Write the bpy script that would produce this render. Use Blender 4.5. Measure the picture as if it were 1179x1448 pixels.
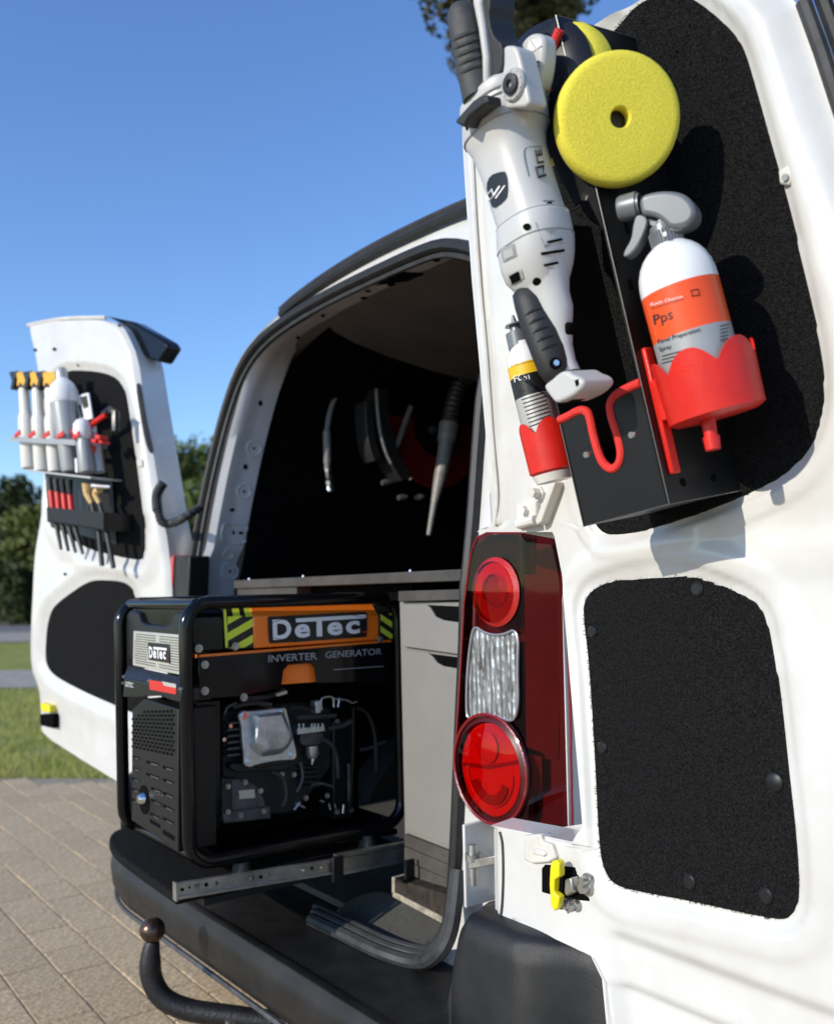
import bpy, math, random
from math import radians, sin, cos, pi, sqrt, atan2, tan
from mathutils import Vector as V, Matrix, noise as mnoise
from mathutils.bvhtree import BVHTree
random.seed(7)
for o in list(bpy.data.objects): bpy.data.objects.remove(o)
SC = bpy.context.scene
COL = SC.collection

# ------------------------------------------------------------------ camera
CAM = V((1.81, -1.01, 1.10)); FPX = 1300.0; PX, PY = 589.5, 812.0
_a = radians(37.0); _p = radians(1.0); _r = radians(1.3)
FW = V((-cos(_a)*cos(_p), sin(_a)*cos(_p), sin(_p)))
_rt = FW.cross(V((0, 0, 1))).normalized(); _up = _rt.cross(FW)
RT = cos(_r)*_rt - sin(_r)*_up; UP = sin(_r)*_rt + cos(_r)*_up
cd = bpy.data.cameras.new('camera'); camo = bpy.data.objects.new('camera', cd); COL.objects.link(camo)
cd.sensor_fit = 'VERTICAL'; cd.sensor_height = 24.0; cd.sensor_width = 24.0
cd.lens = FPX/1448.0*24.0
cd.shift_y = (PY-724.0)/1448.0
cd.clip_start = 0.05; cd.clip_end = 900
m = Matrix.Identity(4)
for i in range(3):
    m[i][0] = RT[i]; m[i][1] = UP[i]; m[i][2] = -FW[i]; m[i][3] = CAM[i]
camo.matrix_world = m
SC.camera = camo
cd.dof.use_dof = True; cd.dof.focus_distance = 1.24; cd.dof.aperture_fstop = 3.1

# ------------------------------------------------------------------ light
SUN_TRAVEL = V((0.0, 0.93, -0.385)).normalized()
w = bpy.data.worlds.new('World'); SC.world = w; w.use_nodes = True
nt = w.node_tree; bg = nt.nodes['Background']
sky = nt.nodes.new('ShaderNodeTexSky'); sky.sky_type = 'NISHITA'; sky.sun_disc = False
sky.sun_elevation = math.asin(-SUN_TRAVEL.z)
sky.sun_rotation = atan2(-SUN_TRAVEL.x, -SUN_TRAVEL.y)
sky.air_density = 1.1; sky.dust_density = 0.1; sky.ozone_density = 5.0
hsv = nt.nodes.new('ShaderNodeHueSaturation'); hsv.inputs['Saturation'].default_value = 1.06; hsv.inputs['Hue'].default_value = .508
nt.links.new(sky.outputs[0], hsv.inputs['Color']); nt.links.new(hsv.outputs[0], bg.inputs[0]); bg.inputs[1].default_value = 0.15
sd = bpy.data.lights.new('sun', 'SUN'); sd.energy = 2.6; sd.angle = radians(0.53); sd.color = (1.0, 0.92, 0.79)
so = bpy.data.objects.new('sun', sd); COL.objects.link(so)
so.rotation_euler = (-SUN_TRAVEL).to_track_quat('Z', 'Y').to_euler(); so.location = (-2, -8, 6)
SC.render.engine = 'CYCLES'
SC.view_settings.view_transform = 'Standard'; SC.view_settings.look = 'None'
SC.view_settings.exposure = 0.58; SC.view_settings.gamma = 1.0
SC.view_settings.use_curve_mapping = False

# ------------------------------------------------------------------ pixel helpers (photo pixels -> surfaces)
def ray(x, y): return FW + RT*((x-PX)/FPX) - UP*((y-PY)/FPX)
def hit(x, y, p, n):
    v = ray(x, y); t = (V(p)-CAM).dot(n)/v.dot(n); return CAM + v*t
def hY(x, y, c): return hit(x, y, (0, c, 0), V((0, 1, 0)))
def hX(x, y, c): return hit(x, y, (c, 0, 0), V((1, 0, 0)))
def hZ(x, y, c): return hit(x, y, (0, 0, c), V((0, 0, 1)))
def proj(P):
    v = V(P)-CAM; d = v.dot(FW); return PX+FPX*v.dot(RT)/d, PY-FPX*v.dot(UP)/d, d
def pxm(px, P): return px*proj(P)[2]/FPX        # pixels to metres at point P
LEAN = radians(9.0)
# upper right door frame / tool bracket frame
UPV = V((0, -sin(LEAN), cos(LEAN))); NB = V((0, -cos(LEAN), -sin(LEAN)))
_t = radians(7.0)
UU = V((1, 0, 0))*cos(_t) + UPV*sin(_t); VV = -V((1, 0, 0))*sin(_t) + UPV*cos(_t)
BO = V((1.210, -.23, 1.183))
def bp(u, v, w=0.0): return BO + UU*u + VV*v + NB*w
def hB(x, y, off=0.0): return hit(x, y, BO+NB*off, NB)
def hBR(x, y, off=0.0): return hit(x, y, BO+UU*off, UU)
DPO = V((.9, -.08, 1.10))
def hD(x, y, off=0.0):                           # right door inner skin (lower vertical, upper leaning)
    P = hit(x, y, (0, -.08-off, 0), V((0, 1, 0)))
    if P.z > 1.10: P = hit(x, y, DPO+NB*off, NB)
    return P
_f = radians(18.0)
LN = V((sin(_f), -cos(_f), 0)); LU = V((-cos(_f), -sin(_f), 0)); LO = V((-.74, -.05, 1.1))
def hL(x, y, off=0.0): return hit(x, y, LO+LN*off, LN)
RN = V((0, -cos(LEAN), sin(LEAN)))
def hR(x, y, off=0.0):                           # rear opening plane (upper leans forward)
    P = hit(x, y, (0, .03+off, 0), V((0, 1, 0)))
    if P.z > 1.1: P = hit(x, y, (0, .03+off, 1.1), RN)
    return P
def Yr(z): return .03 + max(0, z-1.1)*tan(LEAN)

# ------------------------------------------------------------------ materials
def M(name, col, rough=.5, metal=0., coat=0., var=0., vscale=40., bump=0., bscale=200., col2=None, rvar=0., spec=.5, objvar=0., alpha=None, detail=4., sheen=0.):
    m = bpy.data.materials.new(name); m.use_nodes = True; nt = m.node_tree; N = nt.nodes; L = nt.links
    b = N['Principled BSDF']
    b.inputs['Base Color'].default_value = (*col, 1); b.inputs['Roughness'].default_value = rough
    b.inputs['Metallic'].default_value = metal; b.inputs['Coat Weight'].default_value = coat
    b.inputs['Coat Roughness'].default_value = .08; b.inputs['Specular IOR Level'].default_value = spec
    if sheen: b.inputs['Sheen Weight'].default_value = sheen; b.inputs['Sheen Roughness'].default_value = .6
    tc = N.new('ShaderNodeTexCoord')
    def nz(scale, det=detail):
        n = N.new('ShaderNodeTexNoise'); n.inputs['Scale'].default_value = scale; n.inputs['Detail'].default_value = det
        n.inputs['Roughness'].default_value = .65; L.new(tc.outputs['Object'], n.inputs['Vector']); return n
    cur = None
    if var or col2:
        n = nz(vscale); r = N.new('ShaderNodeValToRGB')
        c2 = col2 if col2 else tuple(max(0, c*(1-var)) for c in col)
        c1 = col if col2 else tuple(min(1, c*(1+var)) for c in col)
        r.color_ramp.elements[0].position = .35; r.color_ramp.elements[1].position = .65
        r.color_ramp.elements[0].color = (*c2, 1); r.color_ramp.elements[1].color = (*c1, 1)
        L.new(n.outputs['Fac'], r.inputs['Fac']); cur = r.outputs['Color']
    if objvar:
        oi = N.new('ShaderNodeObjectInfo'); hs = N.new('ShaderNodeHueSaturation')
        mr = N.new('ShaderNodeMapRange'); mr.inputs['To Min'].default_value = 1-objvar; mr.inputs['To Max'].default_value = 1+objvar
        L.new(oi.outputs['Random'], mr.inputs['Value']); L.new(mr.outputs['Result'], hs.inputs['Value'])
        if cur: L.new(cur, hs.inputs['Color'])
        else: hs.inputs['Color'].default_value = (*col, 1)
        cur = hs.outputs['Color']
    if cur: L.new(cur, b.inputs['Base Color'])
    if rvar:
        n = nz(vscale*.6); mr = N.new('ShaderNodeMapRange')
        mr.inputs['From Min'].default_value = .3; mr.inputs['From Max'].default_value = .7
        mr.inputs['To Min'].default_value = max(.02, rough-rvar); mr.inputs['To Max'].default_value = min(1, rough+rvar)
        L.new(n.outputs['Fac'], mr.inputs['Value']); L.new(mr.outputs['Result'], b.inputs['Roughness'])
    if bump:
        n = nz(bscale, 3.); bn = N.new('ShaderNodeBump'); bn.inputs['Strength'].default_value = bump; bn.inputs['Distance'].default_value = .004
        L.new(n.outputs['Fac'], bn.inputs['Height']); L.new(bn.outputs['Normal'], b.inputs['Normal'])
    return m
def glassy(name, tint, rough=.03, gloss=1.0, ior=1.5):
    m = bpy.data.materials.new(name); m.use_nodes = True; nt = m.node_tree; N = nt.nodes; L = nt.links
    N.remove(N['Principled BSDF']); out = N['Material Output']
    t = N.new('ShaderNodeBsdfTransparent'); t.inputs[0].default_value = (*tint, 1)
    g = N.new('ShaderNodeBsdfGlossy'); g.inputs['Roughness'].default_value = rough; g.inputs[0].default_value = (gloss,)*3+(1,)
    lw = N.new('ShaderNodeLayerWeight'); lw.inputs[0].default_value = .5
    pw = N.new('ShaderNodeMath'); pw.operation = 'POWER'; pw.inputs[1].default_value = 4.; L.new(lw.outputs['Facing'], pw.inputs[0])
    fr = N.new('ShaderNodeMapRange'); fr.inputs['To Min'].default_value = .022; fr.inputs['To Max'].default_value = .6; L.new(pw.outputs[0], fr.inputs['Value'])
    mx = N.new('ShaderNodeMixShader'); L.new(fr.outputs[0], mx.inputs[0]); L.new(t.outputs[0], mx.inputs[1]); L.new(g.outputs[0], mx.inputs[2])
    L.new(mx.outputs[0], out.inputs['Surface']); return m

MT = dict(
 white=M('white_paint', (.69, .685, .66), .32, coat=.7, col2=(.61, .595, .555), vscale=6., rvar=.08),
 whitedirty=M('dusty_white_paint', (.76, .74, .69), .45, coat=.25, col2=(.60, .565, .50), vscale=14., rvar=.1),
 pillar=M('inner_white_paint', (.70, .70, .70), .45, coat=.2, var=.06, vscale=10.),
 roofin=M('bare_roof_lining', (.15, .135, .12), .7, var=.15, vscale=5.),
 carpet=M('black_carpet', (.011, .011, .0112), .95, var=.8, vscale=380., bump=1., bscale=420., spec=.15),
 pile=M('carpet_pile', (.024, .024, .0235), .9, var=.8, vscale=300., spec=.1),
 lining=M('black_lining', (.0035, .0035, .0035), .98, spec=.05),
 bumper=M('bumper_plastic', (.013, .0133, .014), .42, var=.35, vscale=14., bump=.25, bscale=900., rvar=.13),
 rubber=M('black_rubber', (.014, .014, .014), .55, var=.3, vscale=30., bump=.1, bscale=300.),
 rubber2=M('grey_rubber', (.035, .036, .038), .6, var=.3, vscale=30.),
 gloss=M('gloss_black_paint', (.004, .0042, .0045), .16, spec=.35, rvar=.06, vscale=20.),
 matt=M('matt_black_plate', (.009, .009, .0092), .42, spec=.35, bump=.12, bscale=1200., rvar=.06, vscale=9.),
 black=M('black_plastic', (.010, .010, .011), .4, spec=.4, rvar=.08, vscale=30.),
 dark=M('dark_recess', (.002, .002, .002), .9, spec=.1),
 grip=M('grey_grip_rubber', (.05, .05, .048), .55, var=.25, vscale=60., bump=.25, bscale=700.),
 grip2=M('black_grip_rubber', (.02, .02, .021), .5, bump=.2, bscale=800.),
 pol=M('white_tool_plastic', (.54, .535, .515), .38, bump=.08, bscale=900., rvar=.06, vscale=25.),
 pol2=M('pale_grey_tool_plastic', (.42, .42, .41), .42, bump=.08, bscale=900.),
 red=M('red_plastic', (.66, .018, .010), .36, rvar=.12, vscale=30., bump=.12, bscale=500., var=.06),
 redrough=M('red_edge_trim', (.78, .03, .02), .5, bump=.5, bscale=700.),
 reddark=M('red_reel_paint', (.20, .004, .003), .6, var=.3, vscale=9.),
 foam=M('yellow_foam', (.80, .70, .08), .9, var=.10, vscale=420., bump=.4, bscale=600., spec=.15),
 yellow=M('yellow_plastic', (.82, .70, .01), .35),
 amber=M('amber_plastic', (.80, .42, .02), .4),
 orange=M('orange_paint', (1.0, .21, .015), .32, coat=.3, rvar=.06, vscale=15.),
 hiv=M('hi_vis_tape', (.70, .78, .05), .45),
 steel=M('zinc_steel', (.42, .41, .38), .38, metal=.85, var=.2, vscale=30., rvar=.12),
 chrome=M('bright_metal', (.75, .75, .74), .18, metal=1.),
 alu=M('cast_aluminium', (.60, .66, .71), .30, metal=.8, var=.12, vscale=60., bump=.15, bscale=500.),
 rust=M('weathered_steel_ball', (.10, .065, .05), .38, metal=.75, var=.4, vscale=60., rvar=.12),
 hitch=M('black_hitch_paint', (.010, .010, .011), .5, var=.4, vscale=40., bump=.4, bscale=160., rvar=.12),
 engine=M('dark_engine_castings', (.02, .021, .022), .5, metal=.3, var=.3, vscale=40., bump=.2, bscale=300.),
 engine2=M('grey_engine_castings', (.085, .085, .09), .5, metal=.4, var=.3, vscale=40.),
 silverp=M('silver_panel', (.55, .53, .46), .45, metal=.3),
 sprayer=M('silver_plastic', (.19, .20, .207), .36, metal=.3, rvar=.06, vscale=40.),
 bottle=M('white_bottle', (.82, .82, .81), .28, coat=.2),
 bottlec=M('cream_bottle', (.74, .72, .66), .35),
 lorange=M('orange_label', (.84, .085, .012), .35),
 lgrey=M('grey_label', (.36, .37, .37), .4, metal=.25),
 lgrey2=M('silver_label', (.50, .49, .46), .38, metal=.3),
 lyel=M('yellow_label', (.84, .50, .015), .4),
 lblack=M('black_label', (.012, .012, .012), .35),
 ink=M('dark_print', (.03, .03, .03), .5), inkw=M('white_print', (.8, .8, .8), .5), inkg=M('grey_print', (.30, .31, .32), .5),
 inkr=M('red_print', (.6, .03, .02), .5),
 cab=M('taupe_laminate', (.235, .226, .205), .48, var=.04, vscale=12., rvar=.05),
 wood=M('greyed_wood_edge', (.075, .068, .058), .7, col2=(.04, .036, .03), vscale=9., bump=.3, bscale=120.),
 ply=M('raw_plywood_edge', (.34, .30, .23), .7, var=.35, vscale=60.),
 darkply=M('stained_plywood', (.032, .024, .018), .55, var=.6, vscale=50.),
 floorm=M('grey_floor_liner', (.085, .083, .074), .8, var=.35, vscale=260., bump=.6, bscale=420.),
 hose=M('grey_hose', (.22, .21, .20), .45, var=.2, vscale=60.),
 hoseblk=M('black_hose', (.05, .05, .05), .45),
 lampred=M('lamp_red_reflector', (.52, .018, .014), .25, coat=.6, bump=.35, bscale=420.),
 lampdeep=M('lamp_deep_red', (.22, .006, .008), .25, coat=.6, bump=.2, bscale=300.),
 lampbody=M('lamp_housing', (.075, .010, .013), .35),
 lampfin=M('lamp_inner_panel', (.75, .42, .36), .4, var=.1, vscale=20.),
 lampsmoke=M('lamp_smoke_panel', (.10, .045, .05), .2),
 beige=M('beige_bristle', (.62, .42, .18), .8, var=.3, vscale=200.),
 greyring=M('grey_tail_rim', (.35, .35, .36), .3, metal=.5),
 paver=M('paver', (.83, .625, .38), .92, col2=(.34, .245, .14), vscale=75., bump=1., bscale=170., objvar=.07, spec=.2, detail=6.),
 soil=M('joint_sand', (.34, .27, .19), .95, var=.4, vscale=60.),
 grass=M('lawn', (.24, .26, .045), .9, col2=(.36, .33, .10), vscale=2.2, spec=.1),
 blade=M('grass_blades', (.30, .32, .06), .7, col2=(.42, .38, .12), vscale=3., spec=.2),
 path=M('pale_path', (.38, .33, .27), .95, var=.2, vscale=4.), road=M('asphalt', (.16, .155, .15), .9, var=.2, vscale=3.),
 leaf=M('leaves', (.11, .14, .03), .6, col2=(.055, .08, .018), vscale=1.1, spec=.25),
 leaf2=M('dark_leaves', (.055, .075, .022), .6, col2=(.028, .042, .014), vscale=1.4, spec=.2),
 leaf3=M('light_leaves', (.14, .16, .035), .6, col2=(.07, .09, .02), vscale=1.1, spec=.25),
 needle=M('needle_leaves', (.12, .11, .045), .7, col2=(.05, .05, .022), vscale=2., spec=.2),
 bark=M('bark', (.07, .05, .035), .9, var=.4, vscale=14.), brickw=M('brick_wall', (.16, .06, .045), .9, var=.3, vscale=12.),
 edgelit=M('lit_plate_edge', (.14, .14, .135), .35, metal=.4), tyre=M('tyre', (.012, .012, .012), .8), silver=M('wheel_silver', (.4, .4, .4), .35, metal=.7),  # plate edge tone is a painted highlight
 wall=M('house_wall', (.55, .5, .42), .9, var=.1, vscale=2.), tile=M('roof_tile', (.17, .07, .05), .8, var=.3, vscale=5.),
)
G_red = glassy('red_lens', (.30, .07, .075), .03)
G_red2 = glassy('bright_red_lens', (.88, .14, .11), .04)
G_clear = glassy('clear_lens', (.92, .93, .94), .03)
G_bottle = glassy('frosted_clear_plastic', (.75, .75, .74), .15)

# ------------------------------------------------------------------ mesh builder
class MB:
    def __init__(s): s.v = []; s.f = []
    def add(s, vs, fs):
        k = len(s.v); s.v += [V(p) for p in vs]; s.f += [tuple(i+k for i in f) for f in fs]; return s
    def hexa(s, p):                 # 8 corners: bottom 0-3, top 4-7
        return s.add(p, [(3, 2, 1, 0), (4, 5, 6, 7), (0, 1, 5, 4), (1, 2, 6, 5), (2, 3, 7, 6), (3, 0, 4, 7)])
    def box(s, lo, hi, fn=None):
        (a, b, c), (d, e, f) = lo, hi
        p = [(a, b, c), (d, b, c), (d, e, c), (a, e, c), (a, b, f), (d, b, f), (d, e, f), (a, e, f)]
        return s.hexa([fn(*q) for q in p] if fn else p)
    def prism(s, pts, vec):         # polygon pts, extruded by vec
        n = len(pts); vec = V(vec); vs = [V(p) for p in pts]+[V(p)+vec for p in pts]
        return s.add(vs, [tuple(range(n)), tuple(range(2*n-1, n-1, -1))]+[(i, i+n, (i+1) % n+n, (i+1) % n) for i in range(n)])
    def loft(s, rings, closed=True, caps=True):
        n = len(rings[0]); k = len(s.v); vs = [p for r in rings for p in r]; fs = []
        for i in range(len(rings)-1):
            for j in range(n if closed else n-1):
                a = i*n+j; b = i*n+(j+1) % n; fs.append((a, b, b+n, a+n))
        if caps and closed: fs += [tuple(range(n-1, -1, -1)), tuple(range((len(rings)-1)*n, len(rings)*n))]
        return s.add(vs, fs)
    def tube(s, path, r, seg=10, caps=True, closed=False, sq=None):
        path = [V(p) for p in path]; n = len(path); rings = []; prev = None
        for i, p in enumerate(path):
            t = (path[(i+1) % n]-path[i-1]) if closed else (path[min(i+1, n-1)]-path[max(i-1, 0)])
            t.normalize()
            if prev is None:
                a = t.cross(V((0, 0, 1)));  a = a if a.length > .1 else t.cross(V((1, 0, 0)))
            else: a = prev - t*prev.dot(t)
            a.normalize(); prev = a; b = t.cross(a)
            rr = r[i] if isinstance(r, (list, tuple)) else r
            rings.append([p+a*(rr*cos(2*pi*j/seg))+b*(rr*sin(2*pi*j/seg)) for j in range(seg)])
        if closed: rings.append(rings[0])
        return s.loft(rings, True, caps and not closed)
    def lathe(s, p0, p1, prof, seg=28, caps=True, squash=None):   # profile (t, r): t along p0->p1 (0..1)
        p0 = V(p0); p1 = V(p1); ax = (p1-p0); t = ax.normalized()
        a = t.cross(V((0, 0, 1))); a = a if a.length > .1 else t.cross(V((1, 0, 0))); a.normalize(); b = t.cross(a)
        rings = [[p0+ax*k+a*(r*cos(2*pi*j/seg))+b*(r*sin(2*pi*j/seg)) for j in range(seg)] for k, r in prof]
        return s.loft(rings, True, caps)
    def disc(s, c, n, r, thick, seg=20): return s.lathe(V(c), V(c)+V(n).normalized()*thick, [(0, r), (1, r)], seg)
    def quad(s, a, b, c, d): return s.add([a, b, c, d], [(0, 1, 2, 3)])
    def bvh(s): return BVHTree.FromPolygons([tuple(v) for v in s.v], s.f)

def mesh_of(name, mb, mat, smooth=35):
    me = bpy.data.meshes.new(name); me.from_pydata([tuple(v) for v in mb.v], [], mb.f)
    me.materials.append(mat if not isinstance(mat, str) else MT[mat]); me.validate(); me.update()
    import bmesh
    bm = bmesh.new(); bm.from_mesh(me); bmesh.ops.recalc_face_normals(bm, faces=bm.faces); bm.to_mesh(me); bm.free()
    if smooth:
        me.shade_smooth(); me.set_sharp_from_angle(angle=radians(smooth))
    return me
def ob(name, mb, mat, parent=None, bevel=0., smooth=35, seg=2, kind=None):
    o = bpy.data.objects.new(name, mesh_of(name, mb, mat, smooth)); COL.objects.link(o)
    if parent is not None:
        o.parent = parent; o.matrix_parent_inverse = Matrix.Translation(-world_loc(parent))
    if bevel:
        b = o.modifiers.new('bevel', 'BEVEL'); b.width = bevel; b.segments = seg; b.limit_method = 'ANGLE'; b.angle_limit = radians(40); b.harden_normals = False
    if kind: o['kind'] = kind
    return o
def world_loc(o):
    p = V(o.location)
    return p
def thing(name, label, cat, loc, group=None):
    o = bpy.data.objects.new(name, None); COL.objects.link(o); o.location = loc; o.empty_display_size = .05
    o['label'] = label; o['category'] = cat
    if group: o['group'] = group
    return o
def tag(o, label, cat, group=None):
    o['label'] = label; o['category'] = cat
    if group: o['group'] = group
    return o

def chaikin(pts, it=2, closed=True):
    for _ in range(it):
        q = []; n = len(pts)
        for i in range(n if closed else n-1):
            a = V(pts[i]); b = V(pts[(i+1) % n]); q += [a*.75+b*.25, a*.25+b*.75]
        if not closed: q = [V(pts[0])]+q+[V(pts[-1])]
        pts = q
    return pts
def crom(pts, k=6):
    pts = [V(p) for p in pts]; out = []
    for i in range(len(pts)-1):
        p0 = pts[max(i-1, 0)]; p1 = pts[i]; p2 = pts[i+1]; p3 = pts[min(i+2, len(pts)-1)]
        for j in range(k):
            t = j/k; out.append(.5*((2*p1)+(p2-p0)*t+(2*p0-5*p1+4*p2-p3)*t*t+(3*p1-p0-3*p2+p3)*t*t*t))
    return out+[pts[-1]]
def P2(l): return [V((a, b)) for a, b in l]
def poly(l, fn, off=0., it=0): 
    l = P2(l); l = chaikin(l, it) if it else l
    return [fn(p[0], p[1], off) for p in l]
def inside(p, poly):
    x, y = p; c = False; n = len(poly); j = n-1
    for i in range(n):
        xi, yi = poly[i][0], poly[i][1]; xj, yj = poly[j][0], poly[j][1]
        if (yi > y) != (yj > y) and x < (xj-xi)*(y-yi)/(yj-yi)+xi: c = not c
        j = i
    return c
def dist_poly(p, poly):
    d = 9e9; n = len(poly); px_, py_ = p
    for i in range(n):
        ax, ay = poly[i][0], poly[i][1]; bx, by = poly[(i+1) % n][0], poly[(i+1) % n][1]
        dx, dy = bx-ax, by-ay; L = dx*dx+dy*dy
        t = 0 if L == 0 else max(0, min(1, ((px_-ax)*dx+(py_-ay)*dy)/L))
        e = (px_-ax-t*dx)**2+(py_-ay-t*dy)**2
        if e < d: d = e
    return sqrt(d)

# text: letters mapped into a pixel quad (ll, lr, ur, ul) on a surface fn(x,y)->point,normal
def glyphs(s, bold=0.):
    c = bpy.data.curves.new('t', 'FONT'); c.body = s; c.resolution_u = 3; c.offset = bold
    o = bpy.data.objects.new('t', c); COL.objects.link(o); bpy.context.view_layer.update()
    me = bpy.data.meshes.new_from_object(o.evaluated_get(bpy.context.evaluated_depsgraph_get()))
    vs = [v.co.copy() for v in me.vertices]; fs = [tuple(p.vertices) for p in me.polygons]
    bpy.data.objects.remove(o); bpy.data.curves.remove(c); bpy.data.meshes.remove(me)
    x0 = min(v.x for v in vs); x1 = max(v.x for v in vs); y0 = min(v.y for v in vs); y1 = max(v.y for v in vs)
    return [((v.x-x0)/(x1-x0), (v.y-y0)/(y1-y0)) for v in vs], fs
def text(name, s, quad, surf, mat, parent, off=.0012, bold=.0):
    uv, fs = glyphs(s, bold); ll, lr, ur, ul = P2(quad); mb = MB(); vs = []
    for a, b in uv:
        p = (ll*(1-a)+lr*a)*(1-b)+(ul*(1-a)+ur*a)*b
        P, n = surf(p[0], p[1]); vs.append(P+n*off)
    mb.add(vs, fs); return ob(name, mb, mat, parent, smooth=0)
def on_bvh(tree, back=V((0, 0, 0))):
    last = [None]
    def f(x, y):
        d = ray(x, y).normalized(); loc, n, i, t = tree.ray_cast(CAM, d)
        if loc is None:
            if last[0] is None: return CAM+d*1.0, -d
            P, n = last[0]; t = (P-CAM).dot(n)/d.dot(n) if abs(d.dot(n)) > .15 else (P-CAM).length
            return CAM+d*t, n
        if n.dot(d) > 0: n = -n
        last[0] = (loc, n); return loc, n
    return f
def on_plane(fn, n): return lambda x, y: (fn(x, y), n)
def decal(name, quad, surf, mat, parent, off=.0012, n=6, m=6, rnd=0.):
    ll, lr, ur, ul = P2(quad); mb = MB(); vs = []
    for j in range(m+1):
        for i in range(n+1):
            a = i/n; b = j/m; p = (ll*(1-a)+lr*a)*(1-b)+(ul*(1-a)+ur*a)*b
            P, nn = surf(p[0], p[1]); vs.append(P+nn*off)
    mb.add(vs, [(j*(n+1)+i, j*(n+1)+i+1, (j+1)*(n+1)+i+1, (j+1)*(n+1)+i) for j in range(m) for i in range(n)])
    return ob(name, mb, mat, parent, smooth=40)
def patch(name, pts, surf, mat, parent, off=.0012, it=0):
    l = P2(pts); l = chaikin(l, it) if it else l; vs = []
    c = sum(l, V((0, 0)))/len(l); mb = MB()
    for f_ in (1., .5):
        for p in l:
            q = c+(p-c)*f_; P, nn = surf(q[0], q[1]); vs.append(P+nn*off)
    P, nn = surf(c[0], c[1]); vs.append(P+nn*off); n = len(l)
    mb.add(vs, [(i, (i+1) % n, (i+1) % n+n, i+n) for i in range(n)]+[(i+n, (i+1) % n+n, 2*n) for i in range(n)])
    return ob(name, mb, mat, parent, smooth=40)

# ================================================================== ground and background
MV = V((-.72, .69, 0)).normalized(); TV = V((.69, .72, 0)).normalized()
def strip(name, m0, m1, z, mat, half=260):
    a = TV*half; mb = MB()
    p = [MV*m0-a, MV*m1-a, MV*m1+a, MV*m0+a]
    mb.add([(q.x, q.y, z) for q in p], [(0, 1, 2, 3)])
    o = ob(name, mb, mat, smooth=0); o['kind'] = 'structure'; return o
ground = strip('ground', -200, 420, -.060, 'soil', 420)
paving = strip('paving', -12, 3.34, -.004, 'soil', 14)
lawn = strip('lawn', 3.36, 8.9, -.02, 'grass', 60)
strip('footpath', 8.9, 11.6, -.01, 'path', 90)
strip('verge', 11.6, 20.5, -.02, 'grass', 120)
strip('pavement', 20.5, 27, 0, 'path', 150)
strip('road', 27, 62, -.03, 'road', 200)
strip('far_verge', 62, 140, 0, 'grass', 220)
# paving stones: stretcher bond rows along X
PW, PH, JT = .20, .14, .0045
def paver_mesh(seed):
    rnd = random.Random(seed); mb = MB(); a = PW/2-JT/2; b = PH/2-JT/2; c = .0022
    def j(): return rnd.uniform(-.0012, .0012)
    r0 = [(-a+j(), -b+j(), -.05), (a+j(), -b+j(), -.05), (a+j(), b+j(), -.05), (-a+j(), b+j(), -.05)]
    r1 = [(x, y, -c) for x, y, z in r0]; r2 = [(x*(1-c/a), y*(1-c/b), rnd.uniform(-.001, .001)) for x, y, z in r0]
    mb.loft([r0, r1, r2], True, True); return mesh_of('paver', mb, 'paver', 30)
pms = [paver_mesh(i) for i in range(6)]
cells = []
for r in range(-30, 40):
    y = -.02+r*PH
    for k in range(-60, 40):
        x = k*PW+(PW/2 if r % 2 else 0)+random.uniform(-.002, .002)
        if V((x, y, 0)).dot(MV) > 3.34-.09: continue
        cells.append((x, y))
vis = []; rest = []
for x, y in cells:
    q = proj((x, y, 0))
    f = q[2] > .2 and -30 < q[0] < 345 and 1085 < q[1] < 1480
    if f: vis.append((q[2], x, y))
    else: rest.append((x, y))
vis.sort(); 
for d, x, y in vis[:295]:
    o = bpy.data.objects.new('paver', random.choice(pms)); COL.objects.link(o); o.parent = paving
    o.location = (x, y, random.uniform(-.0012, .0008)); o.rotation_euler = (random.uniform(-.003, .003), random.uniform(-.003, .003), random.choice((0, pi))+random.uniform(-.006, .006))
rest += [(x, y) for d, x, y in vis[295:]]
mb = MB(); base = pms[0]
bv = [v.co.copy() for v in base.vertices]; bf = [tuple(p.vertices) for p in base.polygons]
for x, y in rest: mb.add([(v.x+x, v.y+y, v.z) for v in bv], bf)
ob('paver_field', mb, 'paver', paving, smooth=30, kind='stuff')
# lawn blades
mb = MB()
for i in range(26000):
    mm = 3.4+(random.random()**1.5)*5.4; tt = random.uniform(-1.5, 9.5)-mm*.9
    p = MV*mm+TV*tt; h = random.uniform(.03, .075); a = random.uniform(0, 6.28); l = random.uniform(-.03, .03); wd = .004
    mb.add([(p.x-wd*cos(a), p.y-wd*sin(a), -.02), (p.x+wd*cos(a), p.y+wd*sin(a), -.02), (p.x+l, p.y+random.uniform(-.03, .03), -.02+h)], [(0, 1, 2)])
g = ob('grass', mb, 'blade', smooth=0); g['kind'] = 'stuff'; g['label'] = 'short green lawn grass beside the paved drive'

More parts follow.
